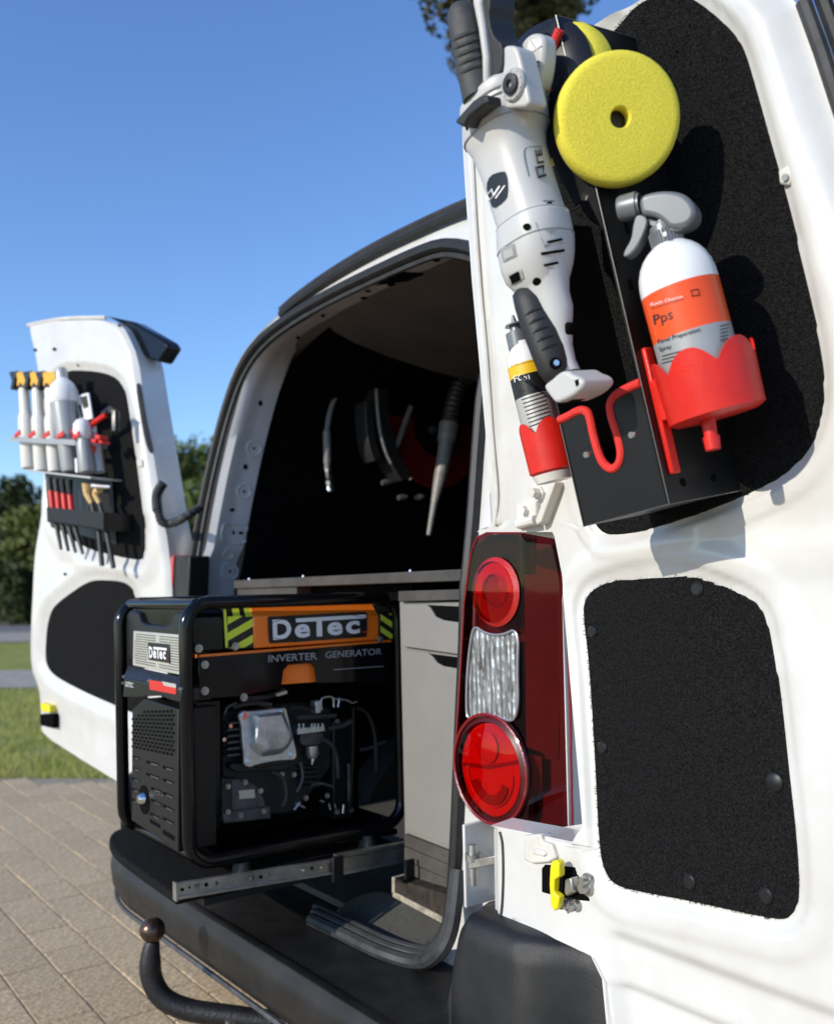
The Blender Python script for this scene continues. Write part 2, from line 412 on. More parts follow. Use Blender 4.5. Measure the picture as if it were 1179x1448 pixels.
def gpt(x, d):                       # ground point at pixel column x, distance d along the ray
    v = ray(x, 835); v.z = 0; v.normalize(); return V((CAM.x+v.x*d, CAM.y+v.y*d, 0))
def tree(name, label, base, h, cr, mat, n, leaf=.1, trunk=.12, crown0=.3, seed=1, group=None, clumps=26, shape=1.0, lean=(0, 0), lo=3):
    rnd = random.Random(seed); base = V(base)
    t = thing(name, label, 'tree' if h > 3 else 'bush', base, group)
    top = base+V((lean[0], lean[1], h)); mb = MB()
    pth = crom([base, base+V((lean[0]*.3+.05, lean[1]*.3, h*.4)), top-V((0, 0, h*.12))], 5)
    mb.tube(pth, [trunk*(1-.75*i/(len(pth)-1)) for i in range(len(pth))], 8)
    cl = []
    for i in range(clumps):
        while True:
            q = V((rnd.uniform(-1, 1), rnd.uniform(-1, 1), rnd.uniform(-1, 1)))
            if .25 < q.length < 1: break
        z0 = h*crown0; zc = (z0+h)/2; hz = (h-z0)/2
        k = 1-max(0, q.z)*.45*shape
        c = base+V((lean[0]*.6, lean[1]*.6, 0))+V((q.x*cr*k, q.y*cr*k, zc+q.z*hz*.92)); cl.append((c, rnd.uniform(.22, .42)*cr))
        st = pth[rnd.randint(len(pth)//3 if lo == 3 else lo, len(pth)-1)]
        mb.tube(crom([st, (st+c)/2+V((0, 0, -.1*cr)), c], 3), [trunk*.28, trunk*.22, trunk*.16, trunk*.12, trunk*.09, trunk*.06, trunk*.04], 5)
    ob('trunk', mb, 'bark', t)
    lb = MB()
    for i in range(n):
        c, r = rnd.choice(cl)
        q = V((rnd.gauss(0, 1), rnd.gauss(0, 1), rnd.gauss(0, .8))); q = q.normalized()*(r*rnd.random()**.4)
        p = c+q; a = V((rnd.gauss(0, 1), rnd.gauss(0, 1), rnd.gauss(0, 1))).normalized(); b = a.orthogonal().normalized()
        s = leaf*rnd.uniform(.6, 1.3)
        lb.add([p-a*s, p+b*s*.45, p+a*s, p-b*s*.45], [(0, 1, 2, 3)])
    ob('crown', lb, mat, t, smooth=0)
    return t
tree('hedge_tree', 'broad mid green tree beyond the road behind the open door hinge', gpt(262, 30), 6.4, 2.5, 'leaf', 9000, .13, .16, .06, 3, clumps=30)
tree('hedge_tree', 'dark leafy tree beside the broad green tree beyond the road', gpt(322, 34), 5.6, 2.2, 'leaf2', 6000, .14, .16, .05, 4)
tree('hedge_tree', 'bushy dark green tree behind the white door panel', gpt(205, 36), 5.7, 3.0, 'leaf2', 7000, .15, .16, .04, 15)
tree('hedge_tree', 'light green rounded tree beside the bottle rack door edge', gpt(66, 46), 5.6, 2.3, 'leaf3', 6500, .17, .16, .03, 5)
tree('hedge_tree', 'dark green tree standing left of the light green tree', gpt(8, 52), 7.6, 3.4, 'leaf2', 8000, .2, .2, .03, 6, clumps=34)
tree('hedge_tree', 'dark rounded tree behind the light green tree', gpt(112, 60), 7.8, 4.0, 'leaf', 7000, .22, .2, .03, 8)
tree('hedge_tree', 'dark green tree at the far end of the road', gpt(-60, 60), 9.0, 5.0, 'leaf2', 7000, .24, .2, .02, 9)
tree('pine_tree', 'tall brown green needle tree above the van roof', gpt(752, 15.5), 15.0, 1.9, 'needle', 20000, .08, .24, .665, 11, clumps=38, shape=.3, lo=8)
tree('hedge_tree', 'low dark shrub beneath the trees across the road', gpt(14, 44), 2.9, 2.0, 'leaf2', 5000, .15, .1, .01, 21, clumps=22)
tree('hedge_tree', 'low dark shrub between the dark trees across the road', gpt(40, 47), 2.7, 1.9, 'leaf2', 5000, .15, .1, .01, 22, clumps=22)

# ================================================================== van
VX = .06
van = thing('white_van', 'white panel van with both rear doors swung open', 'van', (VX, 1.9, 0))
_sil = [hR(*q) for q in [(258, 830), (272, 745), (287, 660), (304, 585), (325, 520), (350, 480), (396, 436), (450, 396), (520, 352), (600, 314), (640, 297)]]
_left = [(p.x-VX, p.z) for p in _sil]
_full = [(.0, .30), (-.82, .30), (-.865, .48), (-.875, .80), (-.83, 1.0)]+_left+[(.50-VX, 1.845), (.58-VX, 1.80), (.68-VX, 1.66), (.75-VX, 1.45), (.790-VX, 1.2), (.7945-VX, .85), (.790-VX, .48), (.75-VX, .30)]
outer = [V(p) for p in chaikin([V(p) for p in _full], 2)]
def sect(s=1.0, dz=0.): return [V((p[0]*s, (p[1]-1.1)*s+1.1+dz)) for p in outer]
def ring3(pts, y, lean=True, k=1.): return [V((VX+p.x, y+(max(0, p.y-1.1)*tan(LEAN) if lean else 0), p.y)) for p in pts]
mb = MB()
rings = [ring3(sect(1.0), .042), ring3(outer, .07)]+[ring3(outer, y, False) for y in (.4, 1.2, 2.2)]
rings += [ring3([V((p.x*.98, p.y if p.y < 1.05 else 1.05+(p.y-1.05)*.93)) for p in outer], 2.8, False),
          ring3([V((p.x*.94, p.y if p.y < 1.0 else 1.0+(p.y-1.0)*.28)) for p in outer], 3.5, False),
          ring3([V((p.x*.86, p.y if p.y < .9 else .9+(p.y-.9)*.15)) for p in outer], 4.15, False)]
mb.loft(rings, True, False)
mb.add(rings[-1], [tuple(range(len(rings[-1])))])
body = ob('body_shell', mb, 'white', van)
# opening outline in (X,z) on the rear face
tl = [hR(*q) for q in [(270, 812), (284, 725), (300, 650), (318, 580), (338, 522), (366, 480), (412, 444), (470, 411), (540, 377), (600, 350), (640, 337)]]
opn = [(p.x, p.z) for p in tl]
opn = [(-.60, .44), (-.66, .60)]+[(-.675, .9)]+opn
rs = [hR(*q) for q in [(689, 520), (680, 640), (672, 760), (664, 880), (656, 1040), (650, 1200), (643, 1300), (628, 1342), (600, 1362), (540, 1348), (470, 1312)]]
opn += [(.60, 1.70), (.615, 1.55)]+[(p.x, p.z) for p in rs]
opn2 = [V(p) for p in chaikin([V(p) for p in opn], 2)]
def ray_poly(c, ang, poly):
    d = (cos(ang), sin(ang)); best = 0
    n = len(poly)
    for i in range(n):
        a = poly[i]; b = poly[(i+1) % n]; ex, ey = b.x-a.x, b.y-a.y; den = d[0]*ey-d[1]*ex
        if abs(den) < 1e-9: continue
        t = ((a.x-c[0])*ey-(a.y-c[1])*ex)/den; s = ((a.x-c[0])*d[1]-(a.y-c[1])*d[0])/den
        if t > best and -1e-6 <= s <= 1+1e-6: best = t
    return V((c[0]+d[0]*best, c[1]+d[1]*best))
OC = (0.0, 1.08); NA = 144
angs = [2*pi*i/NA for i in range(NA)]
op_l = [ray_poly(OC, a, opn2) for a in angs]
out_l = [ray_poly(OC, a, [V((VX+p.x, p.y)) for p in outer]) for a in angs]
def at(p, dy=0.): return V((p.x, Yr(p.y)+dy, p.y))
def lerp(a, b, t): return a+(b-a)*t
mb = MB()
mb.loft([[at(p, .015) for p in out_l], [at(lerp(o, p, .25), .0) for p, o in zip(out_l, op_l)], [at(lerp(o, p, .06), .0) for p, o in zip(out_l, op_l)], [at(p, .004) for p in op_l], [at(p, .03) for p in op_l]], True, False)
frame = ob('rear_frame', mb, 'white', van)
# opening weather seal
def seal_path(k=0., dy=-.004): return [at(lerp(p, V(OC), k), dy) for p in op_l]
mb = MB(); mb.tube(seal_path(.008), .0125, 8, closed=True); seal = ob('door_opening_seal', mb, 'rubber', van)
mb = MB(); mb.tube(seal_path(.030, .006), .007, 6, closed=True); ob('seal_lip', mb, 'rubber2', seal)
# inner pillar ring (left pillar and header) from the seal inwards
inn_px = [(331, 832), (345, 770), (357, 710), (370, 648), (384, 592), (397, 548), (420, 494), (463, 457), (517, 429), (572, 402), (657, 362)]
def hRi(x, y): return hR(x, y, .13)
inn = [hRi(*q) for q in inn_px]
out_px = [(283, 832), (292, 770), (305, 700), (318, 640), (333, 582), (351, 528), (384, 486), (436, 450), (500, 414), (560, 386), (655, 347)]
oot = [hR(*q, .012) for q in out_px]
inn = crom([inn[0]+V((-.01, 0, -.55))]+inn+[inn[-1]+V((.35, 0, -.01))], 6); oot = crom([oot[0]+V((.03, 0, -.55))]+oot+[oot[-1]+V((.3, 0, -.02))], 6)
mb = MB(); rows = []
for k in range(7):
    t = k/6
    rows.append([a+(b-a)*t + V((0.012*sin(pi*min(1, t*2.2)), 0, 0)) for a, b in zip(oot, inn)])
rows.append([b+V((-.03, .01, .02)) for b in inn])
mb.loft(rows, False, False)
pillar = ob('inner_pillar', mb, 'pillar', van); PB = on_bvh(mb.bvh())
def ringpatch(name, cx, cy, rx, ry, mat, off, parent=pillar):
    patch(name, [(cx+rx*cos(2*pi*i/18), cy+ry*sin(2*pi*i/18)) for i in range(18)], PB, mat, parent, off)
for cx, cy, r in [(359, 634, 10.5), (345, 695, 10), (325, 808, 12), (323, 784, 7)]:
    mbt = MB(); pts = [PB(cx+r*cos(2*pi*i/20)*.95, cy+r*sin(2*pi*i/20)) for i in range(20)]
    mbt.tube([p+n*.0005 for p, n in pts], .0028, 6, closed=True); ob('pressed_ring', mbt, 'pillar', pillar)
    if r != 7: ringpatch('hole', cx, cy, 1.8, 2.2, 'dark', .0015)
mbt = MB(); pts = [PB(*p) for p in chaikin(P2([(314, 745), (318, 740), (347, 741), (352, 748), (350, 763), (344, 769), (318, 768), (313, 760)]), 2)]
mbt.tube([p+n*.0005 for p, n in pts], .0028, 6, closed=True); ob('pressed_ring', mbt, 'pillar', pillar)
for cx, cy, rx, ry in [(347, 660, 3.2, 4), (368, 570, 3, 4), (328, 721, 3.8, 2.6), (330, 753, 2, 2.8), (340.5, 753.5, 3.6, 2.2), (421, 477, 3, 2), (456, 446, 3, 1.8), (514, 421, 5, 2), (520, 411, 4.5, 1.6), (553, 402, 6, 2.2), (617, 367, 5.5, 2.5)]:
    ringpatch('hole', cx, cy, rx, ry, 'dark', .0015)
patch('latch_striker', [(528, 402), (560, 383), (606, 386), (608, 390), (596, 398), (570, 396), (540, 400)], PB, 'dark', pillar, .004)
# roof trim
tp = crom([hR(*q, -.006) for q in [(398, 445), (424, 423), (470, 391), (530, 356), (600, 322), (660, 296), (720, 276)]], 5)
mb = MB(); mb.tube(tp, .011, 8); tr = ob('roof_edge_trim', mb, 'rubber', van)
mb = MB(); mb.tube([p+V((0, -.002, .013)) for p in tp], .0075, 6); ob('trim_lip', mb, 'rubber2', tr)
# interior: lined side walls, floor, ceiling
mb = MB()
ins = [V((-.01+(VX+p.x+.01)*.86, (p.y-1.1)*.95+1.1)) for p in outer]
ins = [p for p in ins]
mb.loft([[V((p.x, .16+max(0, p.y-1.1)*tan(LEAN), p.y)) for p in ins], [V((p.x, 2.0, p.y)) for p in ins]], True, False)
mb.add([V((p.x, 2.0, p.y)) for p in ins], [tuple(range(len(ins)))])
ob('inner_lining', mb, 'lining', van)
mb = MB(); cx = [hR(*q, .2) for q in [(462, 459), (660, 366)]]
zc = 1.775
mb.add([(-.50, .19, zc-.01), (-.2, .19, zc+.035), (.5, .19, zc+.035), (.5, 1.9, zc-.02), (-.2, 1.9, zc-.02), (-.50, 1.9, zc-.05), (-.56, .19, zc-.09), (-.56, 1.9, zc-.11)], [(0, 1, 4, 5), (1, 2, 3, 4), (6, 0, 5, 7)])
ob('roof_lining', mb, 'roofin', van)
mb = MB(); mb.tube([(-.555, .25, zc-.115), (-.555, 1.88, zc-.135)], .012, 8); ob('roof_rail', mb, 'roofin', van)
mb = MB(); mb.box((-.66, .035, .425), (.66, 1.95, .44)); ob('load_floor', mb, 'floorm', van)
_sn = V((0, -.34, .94)).normalized()
def hS(x, y): return hit(x, y, V((.4, .05, .447)), _sn)
mb = MB(); mb.prism([hS(p[0], p[1]) for p in chaikin(P2([(468, 1292), (500, 1268), (535, 1258), (556, 1262), (600, 1285), (640, 1306), (634, 1330), (620, 1346), (590, 1350), (540, 1332), (500, 1312)]), 1)], V((0, .0, -.02))); ob('sill_mat', mb, 'floorm', van, bevel=.004)
# ribbed sill seal along the bottom of the opening
for k, (ox, oy, r, zz) in enumerate([(0, 0, .013, .436), (4, -10, .010, .443), (6, -18, .008, .447)]):
    P_ = [hZ(x+ox, y+oy, zz) for x, y in [(440, 1300), (485, 1321), (540, 1347), (588, 1360)]]+[hY(618+ox*-1, 1350+oy*.6, -.055+.012*k), hY(638-ox, 1312+oy*.3, -.035+.01*k), hY(648-ox, 1230, -.005+.01*k)]
    mb = MB(); mb.tube(crom(P_, 7), r, 9); ob('sill_rib', mb, 'rubber2', seal)

# wheels
for sx in (-1, 1):
    for y in (.85, 3.35):
        mb = MB(); c0 = V((-.01+sx*.58, y, .315)); c1 = V((-.01+sx*.77, y, .315))
        mb.lathe(c0, c1, [(0, .2), (0, .29), (.1, .31), (.9, .31), (1, .29), (1, .2)], 32, False); wh = ob('wheel', mb, 'tyre', van)
        mb = MB(); mb.lathe(c0, c1, [(0, .05), (.8, .06), (.85, .12), (.7, .19), (1, .2)], 24); ob('rim', mb, 'silver', wh)

# bumper: profile swept along X, with raised corner blocks
def sst(a, b, x): x = max(0, min(1, (x-a)/(b-a))); return x*x*(3-2*x)
def bump_prof(x):
    e = min((x+.80)/.34, (.97-x)/.15, 1.0); e = max(0., e); e = sqrt(max(0, 1-(1-e)**2))
    t = (x-.698)/.038 if x > 0 else (-.66-x)/.055
    t = max(0, min(1, t)); b = sqrt(max(0, 1-(1-t)**2))
    yl = -.215+.01*x; yl = -.02+(yl+.02)*(.25+.75*e)
    zt = .424+.192*b; yi = .03
    yb = lerp(yl+.03, -.128+.07*sst(.84, .96, x), sst(.692, .702, x)) if x > 0 else yl+.03
    return [(yi, zt-.030*b), (lerp(yi, yb, .4), zt-.010*b), (lerp(yi, yb, .7), zt-.003*b), (yb+.020, zt-.007*b), (yb+.006, zt-.020*b), (yb, zt-.045*b), (yb-.003, .427), (lerp(yb, yl, .6), .4235), (yl+.012, .419), (yl+.003, .406), (yl, .385), (yl+.004, .345), (yl+.018, .315), (yl+.05, .300), (yi, .295)]
xs = sorted([-.80+i*(1.77/160) for i in range(161)]+[.692+.004*i for i in range(16)])
mb = MB(); mb.loft([[V((x, a, b)) for a, b in bump_prof(x)] for x in xs], False, False)
bmp = ob('rear_bumper', mb, 'bumper', van, smooth=60)
mb = MB(); mb.tube([V((x, bump_prof(x)[12][0]-.004, .306)) for x in xs[8:140]], .006, 6); ob('lower_trim_strip', mb, 'engine2', bmp)
mb = MB(); mb.box((.630, -.040, .575), (.636, .055, .712)); ob('door_jamb', mb, 'white', van, bevel=.002)
# step between bumper block and lamp
mb = MB(); mb.prism([hY(*q, .0) for q in [(664, 1296), (688, 1276), (704, 1274), (704, 1320), (664, 1330)]], V((0, .05, 0))); ob('bumper_step', mb, 'rubber2', bmp, bevel=.004)
# tow bar
bc = hit(216, 1315, CAM+FW*1.86, FW)
mb = MB(); R_ = .0255
mb.lathe(bc-V((0, 0, R_)), bc+V((0, 0, R_)), [((1-cos(pi*i/16))/2 if i not in (0, 16) else (0 if i == 0 else .985), max(.004, R_*sin(pi*i/16)) if i < 16 else .009) for i in range(17)], 28)
def hTb(x, y): return hit(x, y, bc, V((.75, -.66, 0)).normalized())
pth = crom([bc-V((0, 0, .022)), hTb(213, 1352), hTb(215, 1384), hTb(232, 1412), hTb(268, 1428), hTb(320, 1436), hTb(400, 1446), hTb(470, 1452)], 6)
tow = MB(); n_ = len(pth)
tow.tube(pth, [.0135+.008*min(1, i/8) for i in range(n_)], 16)
tb = ob('tow_bar', tow, 'hitch', van); ob('tow_ball', mb, 'rust', tb)
mbt = MB(); p = hTb(347, 1443); mbt.lathe(p+V((0, -.04, 0)), p+V((0, -.01, 0)), [(0, .012), (.5, .012), (.5, .009), (1, .009)], 6); ob('bolt', mbt, 'steel', tb)

# ------------------------------------------------------------------ right tail lamp
def hC(x, y, off=0.):       # chamfer side facing right-rear
    n = V((1, -1, 0)).normalized(); return hit(x, y, V((.744, 0, 0))+n*off, n)
lamp_rows = [(753, 690, 738, 799), (760, 675, 738, 800), (775, 668, 738, 801), (800, 663, 738, 802), (853, 656, 738, 803), (930, 652, 739, 804), (1000, 648, 740, 806), (1040, 645, 741, 807), (1070, 643, 741, 807), (1100, 645, 742, 808), (1125, 652, 742, 808), (1145, 667, 742, 809), (1160, 686, 742, 809), (1170, 712, 742, 809), (1174, 735, 742, 809)]
def lamp_surface(off):
    rows = []
    for y, l, m_, r in lamp_rows:
        row = []
        for t in (0, .2, .4, .6, .8): row.append(hY(l+(m_-4-l)*t, y, -off))
        a = hY(m_-4, y, -off); b = hC(m_+6, y, off); c_ = (hY(m_, y, -off)+hC(m_, y, off))/2
        row += [a, lerp(lerp(a, c_, .5), lerp(c_, b, .5), .5), b]
        for t in (.33, .66, 1.): row.append(hC(m_+6+(r-m_-6)*t, y, off))
        rows.append(row)
    return rows
R0 = lamp_surface(0.); 
mb = MB(); back = [[p+V((-.012, .035, 0)) for p in r] for r in lamp_surface(-.004)]
mb.loft(back, False, False)
for rr in (0, -1):
    pass
lamp = ob('tail_lamp', mb, 'lampbody', van)
mb = MB(); mb.loft(R0, False, False)
edge = [r[0] for r in R0]+R0[-1][1:]+[r[-1] for r in reversed(R0)][1:]+list(reversed(R0[0]))[1:-1]
eb = [p+V((-.006, .022, 0)) for p in edge]
mb.add(edge+eb, [(i, (i+1) % len(edge), (i+1) % len(edge)+len(edge), i+len(edge)) for i in range(len(edge))])
ob('lens_cover', mb, G_red, lamp, smooth=50)
mb = MB(); mb.tube(edge, .0022, 6, closed=True); ob('lens_rim', mb, 'lampdeep', lamp)
def lring(name, cx, cy, r0, r1, y0, y1, mat, a0=0, a1=2*pi, seg=40):
    c = hY(cx, cy, 0); mb = MB(); rows = []
    for k in range(2):
        r = (r0, r1)[k]; yy = (y0, y1)[k]
        rows.append([V((c.x+r*cos(a0+(a1-a0)*i/seg), yy, c.z+r*sin(a0+(a1-a0)*i/seg))) for i in range(seg+1)])
    mb.loft(rows, False, False); return ob(name, mb, mat, lamp)
def ldisc(name, cx, cy, r, y, mat, sag=0., a0=0., a1=2*pi):
    c = hY(cx, cy, 0); mb = MB(); rows = []
    for k in range(7):
        t = k/6; rr = max(.0004, r*t); rows.append([V((c.x+rr*cos(a0+(a1-a0)*i/36), y-sag*(1-t*t), c.z+rr*sin(a0+(a1-a0)*i/36))) for i in range(37)])
    mb.loft(rows, False, False); return ob(name, mb, mat, lamp)
# upper round light
ldisc('upper_reflector', 702, 837, .050, -.003, 'lampdeep', .0)
ldisc('upper_reflector_half', 702, 837, .048, -.0045, 'lampred', .0, -.05, pi+.05)
lring('upper_lens_ring', 702, 837, .050, .057, -.009, -.003, 'lampred'); ldisc('upper_bulb_lens', 703, 834, .026, -.006, 'lampdeep', .006)
lring('bulb_ring', 703, 834, .025, .0285, -.011, -.005, 'lampred'); ldisc('upper_lens', 702, 837, .050, -.012, G_red2, .004)
# clear reversing light
cl = [(670, 884), (686, 896), (709, 899), (733, 887), (731, 952), (733, 995), (726, 1023), (700, 1010), (676, 1012), (663, 1017), (659, 1008), (660, 952), (665, 906)]
def flute():
    m = bpy.data.materials.new('fluted_reflector'); m.use_nodes = True; nt = m.node_tree; N = nt.nodes; L = nt.links; b = N['Principled BSDF']
    b.inputs['Metallic'].default_value = .55; b.inputs['Roughness'].default_value = .22; b.inputs['Base Color'].default_value = (.80, .79, .76, 1)
    tc = N.new('ShaderNodeTexCoord'); w_ = N.new('ShaderNodeTexWave'); w_.inputs['Scale'].default_value = 26; w_.inputs['Distortion'].default_value = 1.2; w_.bands_direction = 'X'
    n = N.new('ShaderNodeTexVoronoi'); n.inputs['Scale'].default_value = 60; ad = N.new('ShaderNodeMath'); bn = N.new('ShaderNodeBump'); bn.inputs['Distance'].default_value = .0020; bn.inputs['Strength'].default_value = .9
    L.new(tc.outputs['Object'], w_.inputs[0]); L.new(tc.outputs['Object'], n.inputs[0]); L.new(w_.outputs['Fac'], ad.inputs[0]); L.new(n.outputs['Distance'], ad.inputs[1])
    v2 = N.new('ShaderNodeTexVoronoi'); v2.inputs['Scale'].default_value = 110; mp = N.new('ShaderNodeMapping'); mp.inputs['Scale'].default_value = (1.8, 1, .30); L.new(tc.outputs['Object'], mp.inputs[0]); L.new(mp.outputs[0], v2.inputs[0])
    cr = N.new('ShaderNodeValToRGB'); cr.color_ramp.elements[0].color = (.30, .29, .27, 1); cr.color_ramp.elements[1].color = (.95, .95, .93, 1); cr.color_ramp.elements[0].position = .2; L.new(v2.outputs['Color'], cr.inputs['Fac']); L.new(cr.outputs[0], b.inputs['Base Color'])  # pale and dark cells in the base colour paint the prisms' sparkle
    L.new(ad.outputs[0], bn.inputs['Height']); L.new(bn.outputs[0], b.inputs['Normal']); return m
mb = MB(); pts = [hY(*p, -.0015) for p in chaikin(P2(cl), 2)]; mb.add(pts, [tuple(range(len(pts)))]); rv = ob('reversing_reflector', mb, flute(), lamp, smooth=0)
mb = MB(); pts = [hY(*p, -.0050) for p in chaikin(P2(cl), 2)]; mb.prism(pts, V((0, .002, 0))); ob('reversing_lens', mb, G_clear, lamp)
mb = MB(); mb.tube(pts, .0022, 6, closed=True); ob('reversing_rim', mb, 'greyring', lamp)
# lower round light (bowl with a bulging ring)
lring('lower_bezel', 696, 1086, .077, .090, -.010, -.001, 'lampbody')
mb = MB(); c = hY(696, 1086, 0); mb.tube([V((c.x+.089*cos(2*pi*i/48), -.008, c.z+.089*sin(2*pi*i/48))) for i in range(48)], .003, 6, closed=True); ob('lower_bezel_edge', mb, 'lampdeep', lamp)
ldisc('lower_reflector', 697, 1088, .077, -.002, 'lampred', -.0)
ldisc('lower_upper_lens', 692, 1056, .026, -.006, 'lampred', .005)
lring('lower_smile', 695, 1098, .030, .046, -.004, -.006, 'lampdeep', pi*1.08, pi*1.92, 24)
lring('lower_half_ring', 695, 1092, .054, .057, -.004, -.006, 'lampred', pi*.98, pi*2.02, 24)
mb = MB(); mb.prism([hY(*q, -.006) for q in [(655, 1078), (690, 1082), (735, 1074), (736, 1078), (690, 1087), (654, 1083)]], V((0, .004, 0))); ob('lower_divider', mb, 'lampdeep', lamp)
ldisc('lower_lens', 697, 1088, .077, -.012, G_red2, .010)
# inner panels of the side part
mb = MB(); mb.prism([hC(*q, -.006) for q in [(741, 812), (757, 813), (759, 755), (786, 755), (793, 886), (789, 1074), (744, 1056)]], V((-.003, .003, 0))); ob('side_panel', mb, 'lampfin', lamp)
mb = MB(); mb.prism([hC(*q, -.006) for q in [(745, 1066), (766, 1070), (766, 1115), (742, 1140)]], V((-.003, .003, 0))); ob('side_panel', mb, 'lampfin', lamp)
mb = MB(); mb.prism([hC(*q, -.006) for q in [(768, 1125), (794, 1108), (803, 1165), (766, 1168)]], V((-.003, .003, 0))); ob('side_panel', mb, 'lampfin', lamp)
mb = MB(); mb.prism([hY(*q, .02) for q in [(690, 756), (732, 756), (732, 790), (715, 783), (690, 800), (672, 812), (672, 775)]], V((0, .003, 0))); ob('upper_panel', mb, 'lampsmoke', lamp)
# body corner behind the lamp
mb = MB(); mb.prism([V(p) for p in [(.60, .062, .60), (.775, .072, .60), (.785, .072, 1.15), (.70, .20, 1.70), (.60, .16, 1.72), (.615, .07, 1.15)]], V((.0, .05, 0))); ob('rear_corner_panel', mb, 'white', van)

# ------------------------------------------------------------------ right rear door
up_car = [(877, 39), (895, 15), (913, 2), (945, -14), (980, -4), (1023, 30), (1051, 62), (1069, 121), (1098, 227), (1115, 284), (1144, 409), (1160, 485), (1166, 530), (1165, 580), (1150, 630), (1114, 669), (1066, 695), (1000, 722), (954, 737), (909, 751), (868, 757), (846, 748), (832, 705), (800, 480), (778, 250), (800, 120), (850, 62)]
lo_car = [(827, 868), (829, 850), (838, 835), (862, 822), (900, 814), (938, 808), (981, 810), (1023, 826), (1068, 848), (1082, 866), (1090, 892), (1104, 964), (1118, 1092), (1130, 1187), (1133, 1254), (1129, 1284), (1116, 1299), (1098, 1299), (1047, 1289), (976, 1273), (915, 1262), (871, 1252), (857, 1230), (850, 1200), (845, 1092), (836, 940)]
upc = [hD(*p) for p in chaikin(P2(up_car), 2)]; loc_ = [hD(*p) for p in chaikin(P2(lo_car), 2)]
upc2 = [(p.x, p.z) for p in upc]; loc2 = [(p.x, p.z) for p in loc_]
def ysurf(z): return -.08-max(0, z-1.10)*tan(LEAN)
L_px = [(1010, -70), (800, -58), (768, -22), (742, 10), (705, 52), (668, 105), (650, 165), (651, 205), (656, 280), (664, 400), (673, 500), (683, 620), (690, 742)]
Lh = [hD(*q) for q in L_px]; Lh = [(p.z, p.x) for p in Lh][::-1]           # increasing z
Lh2 = [(.40, .975), (.513, .968), (.575, .962), (.604, .94), (.607, .90), (.600, .75), (.732, .752), (.742, .756), (.752, .925), (.777, .947), (1.17, .915), (1.176, .912), (1.186, .756)]
Lall = Lh2+Lh
Rh = [(.40, 1.50), (.8, 1.47), (1.1, 1.435), (1.35, 1.395), (1.553, 1.351), (1.666, 1.328), (1.78, 1.26), (1.86, 1.16), (1.90, 1.1)]
def interp(t, T):
    if t <= T[0][0]: return T[0][1]
    for i in range(len(T)-1):
        if T[i][0] <= t <= T[i+1][0]:
            d = T[i+1][0]-T[i][0]; return T[i][1] if d < 1e-9 else T[i][1]+(T[i+1][1]-T[i][1])*(t-T[i][0])/d
    return T[-1][1]
ztop = Lh[-1][0]-.002
zs = sorted(set([.40+(ztop-.40)*i/230 for i in range(231)]+[t for t, _ in Lall if t < ztop]))
def g(x, s): return math.exp(-(x/s)**2)
def sst(a, b, x): x = max(0, min(1, (x-a)/(b-a))); return x*x*(3-2*x)
def wsurf(x, z, xl, xr):
    w_ = 0.
    du = dist_poly((x, z), upc2); dl = dist_poly((x, z), loc2)
    iu = inside((x, z), upc2); il = inside((x, z), loc2)
    if not il: w_ += .0070*sst(.008, .018, dl)*(1-.6*sst(.034, .052, dl))
    else: w_ += -.002
    if not iu: w_ += .0075*sst(.004, .014, du)*(1-.45*sst(.026, .036, du))
    else: w_ += -.003
    w_ += .006*g(z-1.125, .03)*sst(.95, 1.04, x)
    w_ -= .012*sst(.655, .635, z)*sst(.97, 1.01, x); w_ -= .010*sst(.585, .570, z)*sst(.97, 1.01, x)
    e = x-xl
    if z > 1.19: w_ += -.016*(1-sst(.006, .012, e)) + .004*g(e-.028, .007) - .004*g(e-.040, .006)
    if z < .74: w_ += -.010*(1-sst(.002, .02, e))
    w_ += -.02*(1-sst(0, .03, xr-x))
    w_ += .0007*mnoise.noise(V((x*6, z*5, 2.)))+.0002*mnoise.noise(V((x*22, z*19, 5.)))
    return w_
rows = []; NU = 96
for z in zs:
    xl = interp(z, Lall); xr = max(interp(z, Rh), xl+.02); r = []
    for i in range(NU+1):
        t = i/NU; xm = max(.985, xl+.02) if xr > max(.985, xl+.02)+.02 else xl+(xr-xl)*.25
        x = xl+(xm-xl)*(i/28) if i < 28 else xm+(xr-xm)*((i-28)/(NU-28)); r.append(V((x, ysurf(z)-wsurf(x, z, xl, xr), z)))
    rows.append(r)
mb = MB(); mb.loft(rows, False, False)
DB = on_bvh(mb.bvh())
edge = [r[0] for r in rows]+rows[-1][1:]+[r[-1] for r in reversed(rows)][1:]+list(reversed(rows[0]))[1:-1]
ne = len(edge); eb = [p+V((0, .045, .004)) for p in edge]
mb.add(edge+eb, [(i, (i+1) % ne, (i+1) % ne+ne, i+ne) for i in range(ne)])
ro = [[V((p.x, ysurf(p.z)+.05, p.z)) for p in (r[0], r[NU//2], r[-1])] for r in rows[::6]+[rows[-1]]]; mb.loft(ro, False, False)
rdoor = ob('rear_door', mb, 'white', van, smooth=50)
rdoor['label'] = 'right rear door carrying the tool bracket'
def pile(name, outl, fn_y, parent, n, seed, L=.0045):
    rnd = random.Random(seed); xs_ = [p[0] for p in outl]; zs_ = [p[1] for p in outl]; mb = MB(); k = 0
    while k < n:
        x = rnd.uniform(min(xs_)-.001, max(xs_)+.001); z = rnd.uniform(min(zs_), max(zs_))
        if not inside((x, z), outl): continue
        k += 1; p = V((x, fn_y(x, z), z)); d = V((rnd.gauss(0, .8), -1, rnd.gauss(0, .8)-.25)).normalized()*L*rnd.uniform(.4, .9); s = V((rnd.uniform(-1, 1), 0, rnd.uniform(-1, 1))).normalized()*.0008
        mb.add([p-s, p+s, p+d], [(0, 1, 2)])
    return ob(name, mb, 'pile', parent, smooth=0, kind='stuff')
